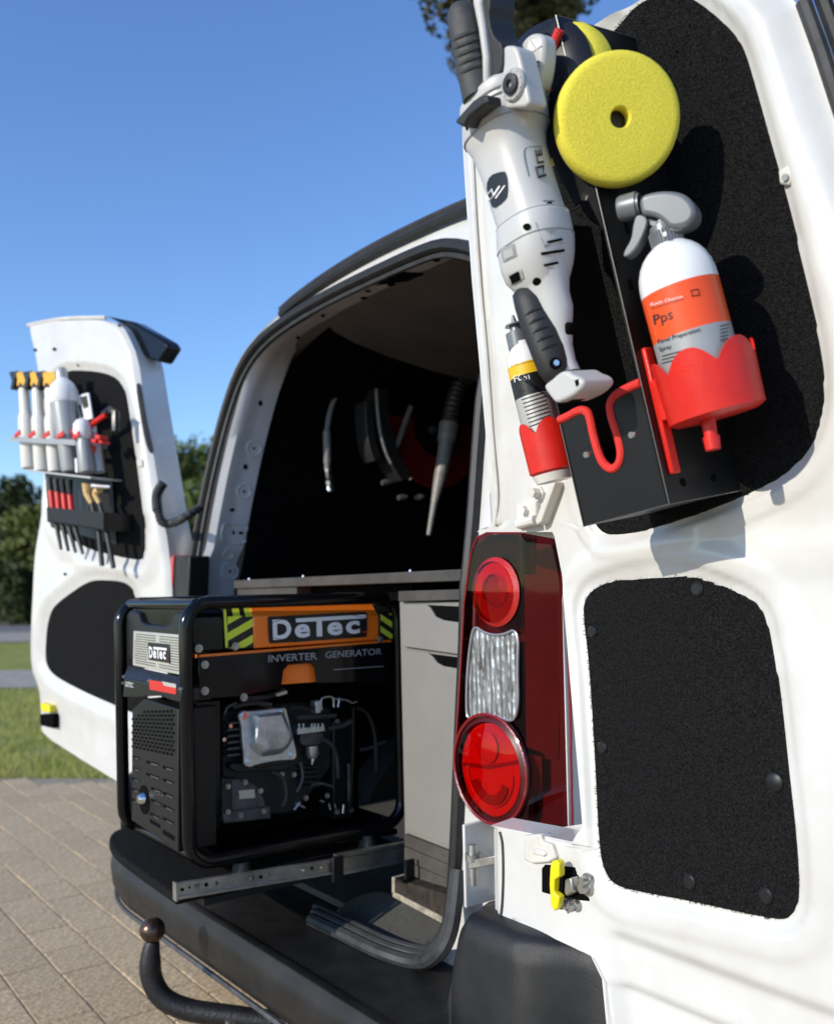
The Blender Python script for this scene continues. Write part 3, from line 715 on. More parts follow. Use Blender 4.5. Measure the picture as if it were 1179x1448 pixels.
mb = MB(); mb.prism([p+(NB if p.z > 1.1 else V((0, -1, 0)))*.006 for p in upc], V((0, .012, 0))); uc = ob('carpet_panel', mb, 'carpet', rdoor, bevel=.003)
mb = MB(); mb.prism([p+V((0, -.006, 0)) for p in loc_], V((0, .012, 0))); lc = ob('carpet_panel', mb, 'carpet', rdoor, bevel=.003)
pile('carpet_fibres', upc2, lambda x, z: ysurf(z)-.0055, uc, 26000, 1)
pile('carpet_fibres', loc2, lambda x, z: ysurf(z)-.0055, lc, 24000, 2)
for x, y, r in [(986, 833, .009), (1095, 1106, .0105), (852, 1057, .008), (838, 893, .008), (975, 1246, .009), (1083, 1266, .009)]:
    P = hD(x, y, .006); mb = MB(); mb.lathe(P, P+V((0, -.004, 0)), [(0, r), (.5, r), (1, r*.72)], 18); rv_ = ob('trim_button', mb, 'black', lc)
# weatherstrip ribs on the free edge
for k, dx in enumerate((.006, .022, .040)):
    mb = MB(); pth = [V((interp(z, Rh)+dx, ysurf(z)+.012+k*.004, z)) for z in [.42+i*.05 for i in range(26)]]
    mb.tube(pth, .008, 8); ob('door_seal', mb, 'rubber2' if k != 1 else 'rubber', rdoor)
# small white clip on the carpet edge
mb = MB(); q = [hD(*p, .010) for p in [(1099, 240), (1115, 233), (1119, 252), (1115, 262), (1101, 260)]]; mb.prism(q, V((0, .012, 0))); clp = ob('trim_clip', mb, 'whitedirty', rdoor, bevel=.002)
mb = MB(); mb.disc(hD(1110, 251, .011), NB, .0035, .002, 12); ob('clip_screw', mb, 'steel', clp)
# hinge-side door pressings
mb = MB(); mb.tube(crom([DB(*q)[0]+V((0, -.001, 0)) for q in [(668, 215), (672, 300), (679, 400), (688, 500), (697, 620), (703, 700), (700, 742)]], 6), .0026, 6); ob('seam_bead', mb, 'whitedirty', rdoor)
# upper hinge
hg = MB(); hg.prism([hD(*q, .016) for q in [(729, 712), (757, 708), (757, 745), (729, 748)]], V((0, .03, 0))); hinge = ob('hinge', hg, 'whitedirty', rdoor, bevel=.003)
mb = MB(); mb.prism([hD(*q, .024) for q in [(756, 735), (779, 678), (785, 682), (765, 738), (758, 743)]], V((0, .03, 0))); ob('hinge_arm', mb, 'whitedirty', hinge, bevel=.002)
for x, y in [(755, 697), (741, 722)]:
    P = hD(x, y, .018); mb = MB(); mb.lathe(P+V((0, .02, 0)), P+V((0, -.006, 0)), [(0, .010), (.5, .010), (.5, .007), (1, .007)], 6); ob('hinge_bolt', mb, 'whitedirty', hinge)
mb = MB(); a_ = hD(733, 741, .02); b_ = hD(757, 735, .02); mb.tube([a_, b_], .007, 10); ob('hinge_pin', mb, 'whitedirty', hinge)
# lower check strap hardware
hw = MB(); hw.prism([hD(*q, .008) for q in [(765, 1228), (770, 1222), (815, 1226), (838, 1232), (841, 1240), (841, 1276), (800, 1272), (765, 1262)]], V((0, .014, 0))); chk = ob('check_housing', hw, 'dark', rdoor, bevel=.002)
mb = MB(); mb.prism([hD(*q, .034) for q in [(779, 1218), (785, 1216), (790, 1220), (790, 1240), (783, 1244), (782, 1262), (790, 1268), (788, 1284), (783, 1289), (778, 1280), (776, 1250), (777, 1228)]], V((0, .012, 0))); ob('yellow_release_lever', mb, 'yellow', chk, bevel=.002)
mb = MB(); mb.prism([hD(*q, .022) for q in [(798, 1244), (807, 1241), (810, 1262), (800, 1268), (797, 1262)]], V((0, .02, 0))); ob('roller_bracket', mb, 'steel', chk, bevel=.002)
for x, y, r in [(830, 1246, .010), (829, 1256, .011), (801, 1280, .009), (812, 1282, .007)]:
    P = hD(x, y, .016); mb = MB(); mb.lathe(P+V((0, .015, 0)), P+V((-.004, -.008, 0)), [(0, r), (.6, r), (.6, r*.7), (1, r*.6)], 12); ob('hinge_bolt', mb, 'steel', chk)
mb = MB(); mb.prism([hD(*q, .014) for q in [(740, 1181), (764, 1179), (766, 1190), (779, 1193), (786, 1214), (775, 1220), (752, 1222), (740, 1216)]], V((0, .02, 0))); lh = ob('lower_hinge', mb, 'whitedirty', rdoor, bevel=.003)
mb = MB(); mb.prism([hD(*q, .017) for q in [(752, 1203), (754, 1199), (768, 1202), (772, 1208), (768, 1212), (752, 1208)]], V((0, .01, 0))); ob('hinge_rib', mb, 'whitedirty', lh, bevel=.002)
mb = MB(); mb.tube(crom([DB(*q)[0]+V((0, -.001, 0)) for q in [(707, 1176), (711, 1195), (712, 1240), (710, 1285), (706, 1302)]], 6), .0022, 6); ob('seam_bead', mb, 'rubber2', rdoor)
mb = MB(); mb.prism([hD(*q, .006) for q in [(789, 1232), (800, 1229), (834, 1236), (836, 1241), (800, 1235)]], V((0, .01, 0))); ob('check_plate', mb, 'steel', chk)
# check strap arm out of the body
mb = MB(); A = hY(662, 1224, -.05); B = hY(706, 1216, -.03); mb.hexa([A+V((0, 0, -.006)), A+V((.004, .02, -.006)), B+V((.004, .02, -.006)), B+V((0, 0, -.006)), A+V((0, 0, .008)), A+V((.004, .02, .008)), B+V((.004, .02, .008)), B+V((0, 0, .008))]); cs = ob('check_strap', mb, 'steel', van, bevel=.001)
mb = MB(); mb.lathe(A+V((0, .01, -.034)), A+V((0, .01, .032)), [(0, .006), (.2, .006), (.2, .0075), (.62, .0075), (.62, .013), (.78, .013), (.78, .008), (1, .007)], 14); ob('strap_pin', mb, 'steel', cs)

# ================================================================== cabinet, worktop and drawer
def hK(x, y, off=0.): return hY(x, y, .05-off)
cab = thing('storage_cabinet', 'taupe drawer cabinet standing inside the van opening', 'cabinet', (.47, .3, .44))
mb = MB(); a = hK(562, 848); b = hK(567, 1180)
CL, CR, CT, CB = a.x, .60, 1.078, .615
mb.box((CL, .055, CB), (CR, .62, CT)); ob('carcass', mb, 'cab', cab, bevel=.001)
def front(name, pts, parent=cab, off=.006, mat='cab'):
    mb = MB(); mb.prism([hK(*q, off) for q in pts], V((0, off-.001, 0))); return ob(name, mb, mat, parent, bevel=.0012)
d1 = front('drawer_front', [(569, 854), (602, 855), (608, 860), (615, 872), (626, 877), (660, 882), (660, 927), (569, 914)])
d2 = front('drawer_front', [(569, 919), (604, 923), (611, 929), (617, 937), (626, 942), (660, 948), (655, 1204), (572, 1172)])
for nm, pts in (('handle_recess', [(602, 855.5), (608, 860), (615, 872), (626, 877), (660, 882), (660, 858)]), ('handle_recess', [(604, 924), (611, 929), (617, 937), (626, 942), (660, 948), (660, 931)])):
    mb = MB(); mb.prism([hK(*q, .0012) for q in pts], V((0, .0008, 0))); ob(nm, mb, 'dark', d1 if pts[0][1] < 900 else d2)
mb = MB(); mb.prism([hK(*q, .008) for q in [(563, 836), (660, 833), (660, 848), (563, 850.5)]], V((0, .5, 0))); ob('top_rail', mb, 'wood', cab, bevel=.001)
yy = [(1178, 1208), (1196, 1228), (1216, 1250), (1237, 1272)]
for i in range(3):
    (l0, r0), (l1, r1) = yy[i], yy[i+1]; mb = MB()
    mb.prism([hK(571, l0+1, .004-.002*i), hK(655, r0+4, .004-.002*i), hK(653, r1+3, .004-.002*i), hK(571, l1, .004-.002*i)], V((0, .05, 0))); ob('plinth_board', mb, 'wood', cab, bevel=.002)
mb = MB(); mb.prism([hK(*q, .03) for q in [(557, 1242), (640, 1268), (638, 1302), (557, 1262)]], V((0, .07, 0))); pb = ob('base_board', mb, 'darkply', cab, bevel=.001)
mb = MB(); mb.prism([hK(*q, .031) for q in [(555, 1260), (638, 1303), (637, 1312), (555, 1268)]], V((0, .07, 0))); ob('base_board_edge', mb, 'ply', cab)
mb = MB(); mb.prism([hK(*q, .032) for q in [(554, 1240), (558, 1241), (558, 1264), (554, 1262)]], V((0, .07, 0))); ob('base_board_edge', mb, 'ply', cab)
mb = MB(); A = hK(585, 1226, .012); mb.box((A.x-.003, A.y-.02, A.z-.02), (A.x+.003, A.y, A.z+.016)); mb.box((A.x-.018, A.y-.03, A.z-.024), (A.x+.003, A.y, A.z-.019)); ob('angle_bracket', mb, 'matt', cab)

wt = thing('worktop', 'long dark wood edged worktop board above the generator', 'worktop', (.05, .3, 1.1))
mb = MB(); A = hK(333, 820, .0); mb.box((A.x, .045, 1.115), (.60, .66, 1.136)); ob('board', mb, 'wood', wt, bevel=.0015)
mb = MB(); mb.box((A.x+.005, .052, 1.085), (hK(418, 830).x, .62, 1.1145)); ob('support_batten', mb, 'wood', wt, bevel=.0015)
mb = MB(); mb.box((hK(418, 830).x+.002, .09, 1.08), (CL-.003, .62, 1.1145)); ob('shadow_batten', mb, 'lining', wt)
for x in (348, 424, 575):
    P = hK(x, 815, .0); mb = MB(); mb.lathe(V((P.x, .06, 1.136)), V((P.x, .06, 1.141)), [(0, .005), (1, .0035)], 10); ob('screw', mb, 'chrome', wt)

drw = thing('sliding_tray', 'carpet topped pull-out tray on steel slides carrying the generator', 'tray', (.03, -.1, .55))
mb = MB(); bz = .578
bo = [hZ(*q, bz) for q in [(250, 1263), (200, 1232), (166, 1207), (153, 1190), (158, 1176), (176, 1170)]]
bo = [V((.258, -.384, bz))]+bo[1:]+[V((-.262, .1, bz)), V((.258, .1, bz))]
bo2 = [bo[0]]+chaikin(bo[1:-2], 2, False)+bo[-2:]
mb.prism(bo2, V((0, 0, -.02))); brd = ob('carpeted_board', mb, 'carpet', drw, bevel=.006, seg=3)
mb = MB(); rnd = random.Random(5); ol = [(p.x, p.y) for p in bo2]; k = 0
while k < 16000:
    x = rnd.uniform(-.28, .26); y = rnd.uniform(-.39, -.05)
    if not inside((x, y), ol): continue
    k += 1; p = V((x, y, bz-.001)); d = V((rnd.gauss(0, .7), rnd.gauss(0, .7), 1)).normalized()*.0035; s_ = V((rnd.uniform(-1, 1), rnd.uniform(-1, 1), 0)).normalized()*.0004
    mb.add([p-s_, p+s_, p+d], [(0, 1, 2)])
ob('carpet_fibres', mb, 'pile', brd, smooth=0, kind='stuff')
def slide(name, y0, y1, z0, z1, x, t, mat, slope=0.):
    mb = MB(); c = .004
    def q(yy, zz, xx): return V((xx, yy, zz-slope*(yy-y0)))
    prof = [(z0, x), (z0, x+t), (z0+.005, x+t), (z0+.005, x+t*.45), (z1-.005, x+t*.45), (z1-.005, x+t), (z1, x+t), (z1, x)]
    mb.loft([[q(y0, a, b) for a, b in prof], [q(y1, a, b) for a, b in prof]], True, True); return ob(name, mb, mat, drw)
sl = slide('slide_inner', -.386, .10, .572, .600, .2605, .010, 'steel', .062)
s2 = slide('slide_outer', -.062, .40, .552-.004, .592-.004, .2600, .0135, 'steel', .03)
mb = MB(); A = hX(478, 1228, .274); mb.box((.268, A.y-.012, A.z-.026), (.2765, A.y+.012, A.z+.024)); ob('slide_clip', mb, 'matt', drw, bevel=.002)
mb = MB(); mb.box((.258, -.389, .570), (.273, -.386, .602)); ob('slide_end', mb, 'steel', drw)
for x, y, r in [(258, 1258, .003), (268, 1255, .002), (279, 1253, .0055), (292, 1251, .0035), (306, 1249, .004), (357, 1242, .0045), (369, 1240, .0035), (381, 1238, .0045), (428, 1230, .0045), (441, 1228, .003), (453, 1226, .004)]:
    P = hX(x, y, .2655); mb = MB(); mb.lathe(P, P+V((.003, 0, 0)), [(0, r), (1, r*.7)], 12); ob('slide_screw', mb, 'chrome' if r > .0038 else 'dark', sl)
mb = MB(); mb.box((-.20, -.33, .545), (.2550, .12, .5575)); ob('drawer_base', mb, 'matt', drw)

# ================================================================== generator
GX, GY = .242, -.35
gen = thing('generator', 'black and orange open frame inverter generator on the pulled out drawer', 'generator', (.07, -.12, .58))
def hGS(x, y, off=0.): return hX(x, y, GX+off)
def hGR(x, y, off=0.): return hY(x, y, GY-off)
SX = V((1, 0, 0)); SR = V((0, -1, 0))
def rrect(u0, u1, v0, v1, r, n=6):
    out = []
    for cx, cy, a in ((u1-r, v1-r, 0), (u0+r, v1-r, 90), (u0+r, v0+r, 180), (u1-r, v0+r, 270)):
        out += [(cx+r*cos(radians(a+90*i/n)), cy+r*sin(radians(a+90*i/n))) for i in range(n+1)]
    return out
for x in (GX, -.098):
    mb = MB(); mb.tube([V((x, a, b)) for a, b in rrect(GY, .118, .617, 1.086, .045)], .0125, 14, closed=True); fr = ob('frame_loop', mb, 'gloss', gen)
for y, z in ((GY+.022, 1.083), (.09, 1.083), (GY+.03, .618), (.09, .618)):
    mb = MB(); mb.tube([(GX, y, z), (-.098, y, z)], .0115, 12); ob('cross_bar', mb, 'gloss', gen)
for x, y in ((GX, -.25), (GX, .03), (-.098, -.25), (-.098, .03)):
    mb = MB(); mb.lathe((x, y, .5785), (x, y, .606), [(0, .02), (1, .014)], 14); ob('rubber_foot', mb, 'rubber', gen)
mb = MB(); mb.box((-.08, -.28, .612), (.225, .10, .618)); ob('base_plate', mb, 'gloss', gen)
mb = MB(); mb.prism([hGS(*q, .004) for q in [(300, 1212), (562, 1172), (562, 1180), (300, 1222)]], V((-.01, 0, 0))); ob('base_rail', mb, 'gloss', gen, bevel=.001)
# rear face: handle panel, silver panel, lower console
def rear(name, pts, off, th, mat, parent=gen, bevel=.002): 
    mb = MB(); mb.prism([hGR(*q, off) for q in pts], V((0, th, 0))); return ob(name, mb, mat, parent, bevel=bevel)
hp = rear('handle_panel', [(179, 869), (184, 863), (195, 866), (199, 879), (206, 883), (233, 886), (240, 883), (246, 868), (262, 866), (262, 945), (180, 930)], -.006, .05, 'black', bevel=.004)
rear('handle_bar', [(199, 864), (243, 863), (243, 869), (199, 869)], -.03, .02, 'black', hp)
sp = rear('silver_panel', [(189, 892), (257, 898), (257, 955), (188, 941)], -.004, .004, 'silverp', gen, .0015)
for i in range(13):
    t = (i+.8)/14; a0 = V((191, 893))*(1-t)+V((190, 940))*t; a1 = V((255, 899))*(1-t)+V((255, 953))*t
    if abs(t-.5) < .30:
        segs = ((0, .28), (.76, 1))
    else: segs = ((.02, .46), (.54, .98))
    for s0, s1 in segs:
        p0 = a0.lerp(a1, s0); p1 = a0.lerp(a1, s1); rear('panel_rib', [(p0.x, p0.y), (p1.x, p1.y), (p1.x, p1.y+1.3), (p0.x, p0.y+1.3)], -.0035, .001, 'engine2', sp, 0)
rear('badge', [(209, 908), (239, 911), (240, 938), (210, 933)], -.0015, .002, 'lblack', sp, .001)
def delogo(parent, surf, L, T, R, B, L2, B2, mat, off):
    # L,T..: quad corners (ul, ur, lr, ll)
    pass
def logo(parent, surf, ul, ur, lr, ll, mat, off, name='logo_letter'):
    ul, ur, lr, ll = P2([ul, ur, lr, ll])
    def q(a, b): return (ll*(1-a)+lr*a)*(1-b)+(ul*(1-a)+ur*a)*b
    def quadr(a0, b0, a1, b1): return [tuple(q(a0, b0)), tuple(q(a1, b0)), tuple(q(a1, b1)), tuple(q(a0, b1))]
    def stroke(rects):
        mb = MB()
        for r in rects:
            vs = []
            for p in quadr(*r): P, n = surf(*p); vs.append(P+n*off)
            mb.add(vs, [(0, 1, 2, 3)])
        ob(name, mb, mat, parent, smooth=0)
    def letter(ch, a0, b0, a1, b1, bold):
        uv, fs = glyphs(ch, bold); mb = MB(); vs = []
        for u_, v_ in uv:
            p = q(a0+(a1-a0)*u_, b0+(b1-b0)*v_); P, n = surf(p[0], p[1]); vs.append(P+n*off)
        mb.add(vs, fs); ob(name, mb, mat, parent, smooth=0)
    letter('D', 0, 0, .20, 1, .035); letter('e', .235, 0, .40, .70, .035); letter('e', .585, 0, .75, .70, .035); letter('c', .785, 0, .935, .70, .035)
    stroke([(.25, .80, 1.0, 1.0), (.47, 0, .53, .80)])
    mb = MB(); vs = [surf(*p)[0]+surf(*p)[1]*off for p in quadr(.965, 0, 1.0, .12)]; mb.add(vs, [(0, 1, 2, 3)]); ob('logo_dot', mb, 'inkr', parent, smooth=0)
logo(sp, on_plane(lambda x, y: hGR(x, y, -.0015), SR), (211.5, 914), (236.5, 916.5), (237, 933), (212, 930), 'inkw', .0009)
con = MB()
a = [hGR(*q, -.004) for q in [(182, 941), (255, 957), (256, 972), (175, 960)]]; b_ = [hGR(*q, .014) for q in [(175, 958), (256, 974), (256, 994), (240, 990), (225, 984), (200, 985), (174, 986)]]
con.prism(b_, V((0, .06, 0))); co = ob('console', con, 'black', gen, bevel=.003)
con = MB(); con.add([a[0], a[1], b_[1], b_[0]], [(0, 1, 2, 3)]); ob('console_slope', con, 'black', co, smooth=0)
rear('warning_label', [(211, 961.5), (228, 964), (231, 968), (249, 971.5), (249, 982), (212, 975)], .0148, .001, 'inkr', co, 0)
rear('warning_label', [(229, 963.5), (249, 967.5), (249, 973), (232, 969.5)], .0150, .001, 'silverp', co, 0)
text('console_lettering', 'DETEC', [(178, 970.5), (189, 972.5), (189, 965.8), (178, 963.8)], on_plane(lambda x, y: hGR(x, y, .0145), SR), 'inkw', co, .0004)
for x, y in ((174, 957), (173, 966), (209, 963), (253, 974)):
    P = hGR(x, y, .016); mb = MB(); mb.lathe(P+V((0, .006, 0)), P, [(0, .004), (1, .003)], 10); ob('screw', mb, 'chrome', co)
# muffler guard: perforated plate on a box
GO = .012
mb = MB(); g0 = [hGR(*q, GO) for q in [(185, 1004), (202, 988), (250, 1003), (250, 1206), (184, 1160)]]
mb.prism([p+V((0, .003, 0)) for p in g0], V((0, .075, 0))); gd = ob('muffler_guard', mb, 'matt', gen, bevel=.002)
# slots and hexagon holes painted as flat dark faces, lit slot insides as paler patches
def gq(a, b): # a across 0..1, b down 0..1
    l = V((185, 1006))*(1-b)+V((184, 1160))*b; r = V((250, 1004))*(1-b)+V((250, 1206))*b
    p = l.lerp(r, a); return p.x, p.y
def gface(name, cells, mat, off, parent=gd):
    mb = MB()
    for c in cells:
        vs = [hGR(*gq(*p), off) for p in c]; mb.add(vs, [tuple(range(len(vs)))])
    return ob(name, mb, mat, parent, smooth=0)
hexs = []
for j in range(11):
    for i in range(11):
        cx = (i+.6+(.5 if j % 2 else 0))/12; cy = .008+j*.031
        if cy < .03 and cx < .3: continue
        if cy < .06 and cx < .16: continue
        rx, ry = .032, .0125; hexs.append([(cx+rx*cos(pi/3*k), cy+ry*sin(pi/3*k)) for k in range(6)])
for hx in hexs: gface('vent_hole', [hx], 'dark', GO-.0024)
slots = []
for (a0, a1), rws in (((.04, .20), (.40, .50, .595, .69, .785)), ((.34, .62), (.41, .51)), ((.45, .66), (.61, .705)), ((.43, .64), (.82,)), ((.70, .93), (.415, .51, .61, .705, .80)), ((.06, .08), ())):
    for b in rws: slots.append([(a0, b), (a1, b), (a1, b+.022), (a0, b+.022)])
for sl_ in slots:
    gface('vent_slot', [sl_], 'dark', GO-.0024)
    (a0, b0), (a1, _), _, _ = sl_
    gface('lit_slot_inside', [[(a0+.35*(a1-a0), b0+.010), (a1-.01, b0+.010), (a1-.01, b0+.021), (a0+.35*(a1-a0), b0+.021)]], 'engine2', GO-.0020)  # paler patch paints the lit inside of each slot
gface('vent_slot', [[(.70, .895), (.95, .895), (.95, .93), (.70, .93)]], 'dark', GO-.0024); gface('vent_slot', [[(.42, .875), (.64, .875), (.64, .905), (.42, .905)]], 'dark', GO-.0024)
P = hGR(204, 1131, GO-.0022); mb = MB(); mb.lathe(P, P+V((0, -.0006, 0)), [(0, .028), (1, .028)], 24); eo = ob('exhaust_opening', mb, 'dark', gd)
P = hGR(204, 1129, GO); mb = MB(); mb.lathe(P+V((0, -.001, 0)), P+V((0, -.012, 0)), [(0, .012), (.7, .010), (1, .007)], 16); ob('exhaust_tip', mb, 'chrome', gd)
# right side: tank cover, hazard stripes, brand plate, side strip
def side(name, pts, off, th, mat, parent=gen, bevel=.0015):
    mb = MB(); mb.prism([hGS(*q, off) for q in pts], V((-th, 0, 0))); return ob(name, mb, mat, parent, bevel=bevel)
def tankbox(name, x0, x1, off, mat, top_in=.03, w=.30):
    # chamfered cover cross-section swept along the side between two pixel columns
    def ends(x):
        zt = hGS(x, 855+(x-280)*-.006, off).z; zb = hGS(x, 922-(x-283)*.066, off).z; yv = hGS(x, 890, off).y; return yv, zt, zb
    rings = []
    for x in (x0, x1):
        yv, zt, zb = ends(x); X1 = GX+off
        rings.append([V((X1, yv, zb)), V((X1, yv, zt-.024)), V((X1-.022, yv, zt)), V((X1-w+.022, yv, zt)), V((X1-w, yv, zt-.024)), V((X1-w, yv, zb))])
    mb = MB(); mb.loft(rings, True, True); return ob(name, mb, mat, gen, bevel=.003, smooth=30)
tankbox('tank_end', 272, 317, -.006, 'gloss')
tc_ = tankbox('tank_cover', 359, 536, -.002, 'orange')
hz = tankbox('hazard_band', 318, 360, -.005, 'lblack', w=.29); hz2 = tankbox('hazard_band', 536, 563, -.005, 'lblack', w=.29)
def stripes(parent, x0, x1, yt, yb, off, slope, period, bandw):
    k = -4
    while k < 12:
        y0 = yt+k*period; pts = []
        for xa in (x0, x1):
            pass
        a0 = y0; a1 = y0-slope*(x1-x0)
        pl = [(x0, a0), (x1, a1), (x1, a1+bandw), (x0, a0+bandw)]
        # clip to yt..yb
        def clip(pl, f):
            out = []
            for i in range(len(pl)):
                p, q = pl[i], pl[(i+1) % len(pl)]; fp, fq = f(p), f(q)
                if fp >= 0: out.append(p)
                if fp*fq < 0: t = fp/(fp-fq); out.append((p[0]+(q[0]-p[0])*t, p[1]+(q[1]-p[1])*t))
            return out
        pl = clip(pl, lambda p: p[1]-yt-(-.05*(p[0]-x0)))
        if pl: pl = clip(pl, lambda p: yb-.05*(p[0]-x0)-p[1])
        if len(pl) > 2:
            mb = MB(); vs = [hGS(*p, off) for p in pl]; mb.add(vs, [tuple(range(len(vs)))]); ob('stripe', mb, 'hiv', parent, smooth=0)
        k += 1
stripes(hz, 322, 358, 872, 917, -.0042, .58, 23, 11.5); stripes(hz2, 538, 562, 868, 904, -.0042, -.7, 17, 8.5)
mb = MB(); 
for k in range(2):
    xa = 324+k*17; vs = []
    for (x, t) in ((xa+6, 0), (xa+16, 0), (xa+20, 1), (xa+10, 1)):
        P = hGS(x, 868 if t == 0 else 860, -.0045); vs.append(V((GX-.005-.022*t+.0006, P.y, hGS(x, 855+(x-280)*-.006, -.005).z-.024*(1-t)+.0008)))
    mb.add(vs, [(0, 1, 2, 3)])
ob('stripe', mb, 'hiv', hz, smooth=0)
side('yellow_piping', [(316.5, 862), (320, 862), (323, 915), (319.5, 916)], -.0035, .002, 'hiv', hz, 0)
bp_ = side('brand_plate', [(379, 874), (381, 872), (517, 865), (519, 867), (519, 899), (517, 901), (383, 910), (381, 908)], .0006, .004, 'lblack', tc_, .001)
logo(bp_, on_plane(lambda x, y: hGS(x, y, .0006), SX), (385, 876.5), (517, 869), (517, 895), (386, 905), 'inkw', .0008)
mb = MB(); mb.tube([hGS(*q, .001) for q in chaikin(P2([(379, 873), (519, 865), (519, 900), (381, 910)]), 1)], .0009, 4, closed=True); ob('plate_border', mb, 'ink', bp_)
rs_ = side('side_strip', [(281, 930), (553, 908), (553, 964), (448, 966), (446, 945), (440, 938), (408, 940), (401, 948), (398, 972), (340, 985), (283, 988)], .008, .004, 'gloss', gen, .001)
mb = MB(); mb.prism([hGS(*q, .004) for q in [(283, 926), (553, 905), (553, 909), (283, 931)]], V((-.02, 0, 0))); ob('orange_flange', mb, 'orange', gen)
mb = MB(); mb.prism([hGS(*q, -.004) for q in [(396, 938), (450, 936), (450, 964), (396, 968)]], V((-.03, 0, 0))); ob('fuel_tank', mb, 'orange', gen)
su = on_plane(lambda x, y: hGS(x, y, .008), SX)
text('side_lettering', 'INVERTER', [(379.5, 936.5), (448, 932.5), (448, 922.5), (379.5, 926.5)], su, 'inkg', rs_, .0006, bold=.008)
text('side_lettering', 'GENERATOR', [(460, 931), (539.5, 925.5), (539.5, 916.5), (460, 921.5)], su, 'inkg', rs_, .0006, bold=.008)
decal('side_line', [(471, 947.4), (542, 942.6), (542, 941.6), (471, 946.4)], su, 'inkg', rs_, .0006, 2, 1)
for x, y in ((290, 940), (290, 977), (281.5, 917), (333, 914), (345, 986), (537, 904)):
    P = hGS(x, y, .008); mb = MB(); mb.lathe(P, P+V((.004, 0, 0)), [(0, .0075), (.3, .0075), (.3, .005), (1, .0042)], 12); ob('bolt', mb, 'steel', gen)
side('left_shroud', [(281, 992), (312, 990), (312, 1170), (283, 1200)], -.03, .18, 'gloss', gen)
# engine
eng = MB(); eng.prism([hGS(*q, -.075) for q in [(314, 1005), (420, 992), (470, 1000), (470, 1085), (420, 1150), (330, 1160), (314, 1140)]], V((-.12, 0, 0))); en = ob('engine_block', eng, 'engine', gen, bevel=.006)
vc = [(338, 1010), (344, 1004), (352, 1006), (395, 1001), (405, 1002), (408, 1012), (413, 1036), (421, 1066), (418, 1075), (408, 1075), (385, 1077), (362, 1082), (354, 1086), (345, 1082), (346, 1070), (343, 1050), (342, 1025), (338, 1016)]
def hE(x, y, off=0.): return hGS(x, y, -.035+off)
mb = MB(); mb.prism([hE(*p) for p in chaikin(P2(vc), 2)], V((-.01, 0, 0))); cov = ob('valve_cover', mb, 'alu', gen, bevel=.002)
mb = MB(); mb.prism([hE(*p, -.010) for p in chaikin(P2([(336, 1005), (410, 998), (424, 1078), (346, 1090)]), 1)], V((-.04, 0, 0))); ob('cylinder_head', mb, 'engine', gen, bevel=.003)
o1 = [(356, 1012), (401, 1006), (410, 1030), (414, 1045), (408, 1058), (398, 1066), (372, 1070), (356, 1056)]; o2 = [(364, 1012), (399, 1009), (413, 1040), (411, 1050), (401, 1060), (377, 1063), (361, 1047)]
def resample(pts, n=40):
    pts = P2(pts); L = [0]
    for i in range(len(pts)): L.append(L[-1]+(pts[(i+1) % len(pts)]-pts[i]).length)
    out = []
    for k in range(n):
        s_ = L[-1]*k/n
        for i in range(len(pts)):
            if L[i] <= s_ < L[i+1]: out.append(pts[i].lerp(pts[(i+1) % len(pts)], (s_-L[i])/(L[i+1]-L[i]))); break
    return out
ra = resample(o1); rb = resample(o2)
mb = MB(); mb.loft([[hE(*p, .0) for p in ra], [hE(*p, .008) for p in ra], [hE(*p, .018) for p in rb], [hE(*(p*.9+V((386, 1036))*.1), .021) for p in rb]], True, True); ob('cover_dome', mb, 'alu', cov, smooth=40)
text('cover_lettering', 'DETEC', [(370, 1047), (404, 1045), (404, 1033), (370, 1035)], on_plane(lambda x, y: hE(x, y, .0212), SX), 'alu', cov, .0008, bold=.02)
for x, y in ((345, 1012), (400, 1006), (353, 1077), (413, 1068)):
    P = hE(x, y); mb = MB(); mb.lathe(P, P+V((.006, 0, 0)), [(0, .0075), (.4, .0075), (.4, .0055), (1, .005)], 6); ob('cover_bolt', mb, 'chrome', cov)
for i in range(6):
    side('cooling_fin', [(322, 1022+i*9), (340, 1020+i*9), (340, 1023+i*9), (322, 1025+i*9)], -.05, .05, 'engine2', en, 0)
for x, y in ((324, 1026), (315, 1045)):
    P = hGS(x, y, -.045); mb = MB(); mb.lathe(P, P+V((.008, 0, 0)), [(0, .005), (1, .004)], 8); ob('bolt', mb, 'chrome', en)
side('head_gasket_guard', [(327, 1080), (410, 1076), (412, 1086), (400, 1090), (335, 1092), (326, 1086)], -.05, .03, 'engine', en, .003)
# crankcase side
mb = MB(); cc = [(316, 1103), (345, 1101), (362, 1108), (372, 1122), (378, 1140), (380, 1150), (316, 1158)]; mb.prism([hGS(*p, -.052) for p in chaikin(P2(cc), 1)], V((-.05, 0, 0))); ob('crankcase_cover', mb, 'engine2', en, bevel=.004)
side('crankcase_cover', [(313, 1100), (329, 1100), (329, 1150), (313, 1155)], -.046, .05, 'engine', en, .003)
side('mounting_foot', [(314, 1150), (382, 1140), (384, 1158), (317, 1165)], -.045, .06, 'engine2', en, .003)
